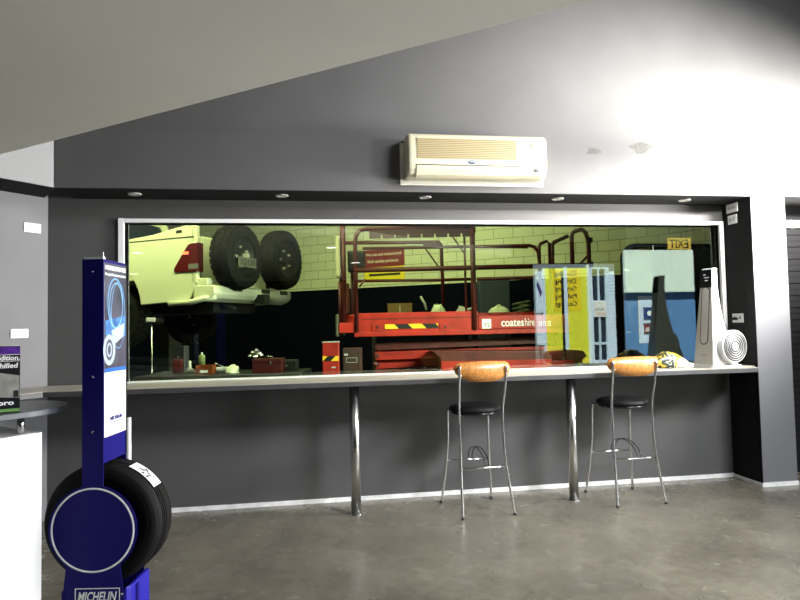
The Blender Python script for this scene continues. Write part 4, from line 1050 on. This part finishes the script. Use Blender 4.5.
# ================================================================== FRAMED PANE behind the glass, right end
yP = .42
a = onY(621, 243.5, yP); b = onY(720, 243.5, yP); zt3 = a.z
pn = empty('framed_glass_panel', ((a.x+b.x)/2, yP, 0), 0, 'tall dark pane in a rounded black rubber frame behind the right end of the window', 'glass panel')
hw2 = (b.x-a.x)/2; zc0 = .25
outer = rrect(-hw2, hw2, zc0, zt3, .16, 10); inner = rrect(-hw2+.036, hw2-.036, zc0+.036, zt3-.036, .13, 10)
n = len(outer); vs = [(x, 0, z) for x, z in outer]+[(x, 0, z) for x, z in inner]+[(x, .03, z) for x, z in outer]+[(x, .03, z) for x, z in inner]; fs = []
for i in range(n):
    j = (i+1) % n
    fs += [(i, j, n+j, n+i), (2*n+i, 3*n+i, 3*n+j, 2*n+j), (i, 2*n+i, 2*n+j, j), (n+i, n+j, 3*n+j, 3*n+i)]
MB().add(vs, fs).build('rubber_frame', mat('matt_rubber', (.006, .006, .008), .95, spec=.02), pn)
MB().prism(rrect(-hw2+.037, hw2-.037, zc0+.037, zt3-.037, .129, 10), .012, .017, 'y').build('pane', MT['acrylic'], pn)
for x in (-hw2*.38, hw2*.65): MB().box(x-.008, x+.008, -.01, .011, zt3-.07, zt3-.02).build('clip', MT['uteblack'], pn)
for z in (zt3-.27, zt3-.9):
    for s_ in (-1, 1): MB().box(s_*(hw2-.045)-.025, s_*(hw2-.045)+.025, -.01, .011, z-.008, z+.008).build('clip', MT['uteblack'], pn)
for s_ in (-1, 1): MB().box(s_*hw2*.6-.03, s_*hw2*.6+.03, -.25, .25, 0, .03).build('foot', MT['uteblack'], pn); MB().box(s_*hw2*.6-.02, s_*hw2*.6+.02, .0, .03, .031, zc0).build('stem', MT['uteblack'], pn)

# ================================================================== BEHIND THE CAMERA (seen mirrored in the glass)
YV = 15.2
gx = lambda px, y=320, Yv=YV: mir(px, y, Yv).x
gz = lambda px, py, Yv=YV: mir(px, py, Yv).z
struct(MB().box(-30, 40, -40, -10.4, -.25, -.05).build('ground', MT['asphalt']))
# neighbour building
def block(name, x0, x1, z0, z1, y, m_, th=.2): return struct(MB().box(x0, x1, y-th, y, z0, z1).build(name, m_))
nb = empty('neighbour_building', (gx(620), -YV, -.05), 0, 'building across the yard with pale boards and white double doors, seen mirrored', 'building')
ox = gx(620)
MB().box(gx(624)-ox, gx(740)-ox+4, -.2, 0, 0, gz(660, 291)).build('blue_wall', MT['skyblue'], nb)
MB().box(gx(624)-ox, gx(740)-ox+4, -.2, .25, gz(660, 291)+.01, 5.5).build('white_fascia', MT['extwhite'], nb)
m = MB(); x0, x1 = gx(611)-ox, gx(624)-ox-.01
for i in range(28): m.add([(x0, .03, i*.12), (x1, .03, i*.12), (x1, .0, (i+1)*.12), (x0, .0, (i+1)*.12), (x0, -.1, i*.12), (x1, -.1, i*.12), (x1, -.1, (i+1)*.12), (x0, -.1, (i+1)*.12)], [(0, 1, 2, 3), (7, 6, 5, 4), (0, 4, 5, 1), (2, 6, 7, 3), (0, 3, 7, 4), (1, 5, 6, 2)])
m.build('weatherboards', MT['paleblue'], nb)
dx0, dx1 = gx(591)-ox, gx(611)-ox-.01
dm = (dx0+dx1)/2; zt4 = gz(600, 266)
m = MB(); m.box(dx0, dx0+.12, -.06, .06, 0, zt4); m.box(dx1-.15, dx1, -.06, .06, 0, zt4); m.box(dx0+.12, dx1-.15, -.06, .06, 0, .14); m.box(dx0+.12, dx1-.15, -.06, .06, zt4-.06, zt4)
zs0, zs1_ = gz(600, 316), gz(600, 299)
m.box(dx0+.12, dx1-.15, -.06, .06, zs0, zs1_); m.box(dm-.02-.03, dm-.02+.03, -.055, .055, .14, zt4-.06); m.box(dx0+.12, dx1-.15, -.055, .055, gz(600, 342)-.04, gz(600, 342)+.04)
m.build('door_frame', MT['paleblue'], nb)
MB().box(dx0+.12, dx1-.15, -.03, -.02, .14, zt4-.06).build('door_glass', MT['darkglass'], nb)
MB().box(dx0+.14, dx1-.15, .061, .08, zs0+.03, zs1_-.03).build('notice', MT['white'], nb)
text('notice_lettering', 'CUSTOMER', .13, MT['blueink'], nb, (dx1-.19, .083, zs0+.25), xd=(-1, 0, 0), width=dx1-dx0-.36)
text('notice_lettering', 'ENTRY', .13, mat('red_ink', (.5, .02, .02), .5), nb, (dx1-.19, .083, zs0+.08), xd=(-1, 0, 0), width=dx1-dx0-.40)
# posters on the blue wall
for (px, y0_, y1_, m_, tx_, lb_, bg) in ((650, 308, 318.5, 'blueink', '', 'framed blue poster with a pale oval on the blue wall, upper of two', 'poster'), (650, 324, 333, 'signred', 'LEVEL', 'red poster with white lettering on the blue wall, lower of two', 'poster')):
    x0_, x1_ = gx(645), gx(656.5)
    pz0, pz1 = gz(650, y1_), gz(650, y0_)
    t = empty('poster', ((x0_+x1_)/2, -YV+.014, pz0), 0, lb_, 'poster'); hw3 = (x1_-x0_)/2
    MB().box(-hw3, hw3, 0, .02, 0, pz1-pz0).build('sheet', MT[m_], t); fr = MB()
    H3 = pz1-pz0
    for b in ((-hw3-.03, hw3+.03, -.03, 0), (-hw3-.03, hw3+.03, H3, H3+.03)): fr.box(b[0], b[1], 0, .03, b[2], b[3])
    fr.build('frame', MT['ink'], t)
    if tx_: text('lettering', tx_, .2, MT['whiteink'], t, (hw3-.04, .024, .06), xd=(-1, 0, 0), bold=.006, width=hw3*1.7)
    else: MB().lathe([(.001, .004), (.10, .004), (.10, 0), (.001, 0)], 20, axis='y', c=(0, .021, H3/2)).build('oval', MT['whiteink'], t)
# white notice board behind the posters
t = empty('display_board', ((gx(641)+gx(657.5))/2, -YV+.001, gz(650, 343)), 0, 'pale blue board carrying two small posters on the deeper blue wall', 'board')
hw3 = (gx(657.5)-gx(641))/2; H3 = gz(650, 297)-gz(650, 343)
MB().box(-hw3, hw3, 0, .012, 0, H3).build('panel', MT['paleblue'], t)
fr = MB()
for b in ((-hw3-.04, -hw3, 0, H3), (hw3, hw3+.04, 0, H3), (-hw3-.04, hw3+.04, H3, H3+.04)): fr.box(b[0], b[1], 0, .03, b[2], b[3])
fr.build('edging', MT['white'], t)
# tall yellow banner in two panels
YB = 13.8
bx_ = lambda px: gx(px, 320, YB)
yb = empty('yellow_banner', (bx_(567), -YB, 0), 0, 'tall lime and yellow services banner, seen mirrored over the lift', 'banner')
o_ = bx_(567); b0, b1 = bx_(547)-o_, bx_(589)-o_
z_t, z_y, z_b = gz(570, 268, YB), gz(570, 311, YB), .05
MB().box(b0, b1, -.03, 0, z_b, z_t).build('lime_panel', MT['lime'], yb)
MB().box(b0+.30, b1-.22, .001, .012, z_y, z_t-.05).build('yellow_panel', MT['yellow'], yb)
MB().box(-.05, .07, .014, .05, z_b, z_t+.05).build('post', MT['paleblue'], yb); MB().box(-.13, -.055, .014, .03, z_b, z_t-.1).build('post_shadow_gap', MT['uteblack'], yb)
MB().box(b1, b1+.10, -.05, .03, z_b-.09, z_t+.12).build('edge_post', MT['extwhite'], yb)
MB().box(b0-.08, b0, -.05, .03, z_b-.09, z_t).build('edge_post', MT['paleblue'], yb)
for i, wd_ in enumerate(('Cutting', 'Drilling', 'Gripping', 'Polishing', 'Coatings')):
    zc = gz(570, 275.5+i*7.6, YB)
    text('lettering', wd_, .23, MT['ink'], yb, (b1-.36, .018, zc), xd=(-1, 0, 0), bold=.003, width=(b1-b0)*.52)
# pale poster stand to the left of the banner
t = empty('pale_poster', ((bx_(536)+bx_(546))/2, -YB, 0), 0, 'pale blue poster with dark lettering left of the yellow banner', 'poster')
hw3 = (bx_(546)-bx_(536))/2-.05; za, zb3 = gz(541, 345, YB), gz(541, 271, YB)
MB().box(-hw3, hw3, -.02, 0, za, zb3).build('sheet', MT['paleblue'], t); MB().box(-.03, .03, -.05, -.021, -.04, zb3).build('pole', MT['steel'], t)
MB().add([(hw3*.9, .004, gz(541, 292, YB)), (-hw3*.5, .004, gz(541, 280, YB)), (-hw3*.7, .004, gz(541, 285, YB)), (hw3*.4, .004, gz(541, 297, YB))], [(0, 1, 2, 3)]).build('printed_arrow', MT['blueink'], t)
text('lettering', 'Mac it', .16, MT['ink'], t, (hw3*.9, .005, gz(541, 315, YB)), xd=(-1, 0, 0), bold=.004, width=hw3*1.8)
# exit sign hung in the void, facing the window
ex = mir(682, 243, 2.9)
t = empty('exit_sign', (ex.x, ex.y, ex.z+.09), 0, 'amber exit sign, seen mirrored at the top right of the glass', 'exit sign')
MB().box(-.19, .19, -.02, .02, -.18, 0).build('housing', MT['midgrey'], t)
f_ = MB().box(-.185, .185, .021, .028, -.175, -.005).build('lit_face', MT['exitface'], t)
text('lettering', 'EXIT', .18, MT['ink'], f_, (.155, .030, -.155), xd=(-1, 0, 0), bold=.004, width=.31)
for x in (-.14, .14): MB().tube([(x, 0, 0), (x, 0, 5.1-ex.z-.09)], .006, 8).build('hanger', MT['steel'], t)
# flat-ceiling downlights
first = None
for (px, py) in ((331, 246.6), (356, 262), (135.5, 252), (133, 273.5)):
    q = onZ(px, py, 2.70)
    if first is None:
        first = empty('ceiling_downlight', (q.x, -q.y, 2.70), 0, 'lit round downlight in the flat ceiling, mirrored over the lift rails', 'ceiling light', 'lit ceiling downlights'); c = first
        MB().lathe([(.085, 0), (.11, 0), (.11, -.006), (.085, -.004)], 32, closed=True).build('trim_ring', MT['white'], c, True)
        MB().lathe([(.001, -.001), (.084, -.001), (.084, -.004), (.001, -.004)], 32).build('lens', MT['ceillamp'], c, True)
    else:
        c = copy_tree(first); c.location = (q.x, -q.y, 2.70)
        c['label'] = {356: 'lit round downlight in the flat ceiling, mirrored on the lift control box', 135.5: 'lit round downlight mirrored on the ute side, upper of two', 133: 'lit round downlight mirrored on the ute side, lower of two'}[px]
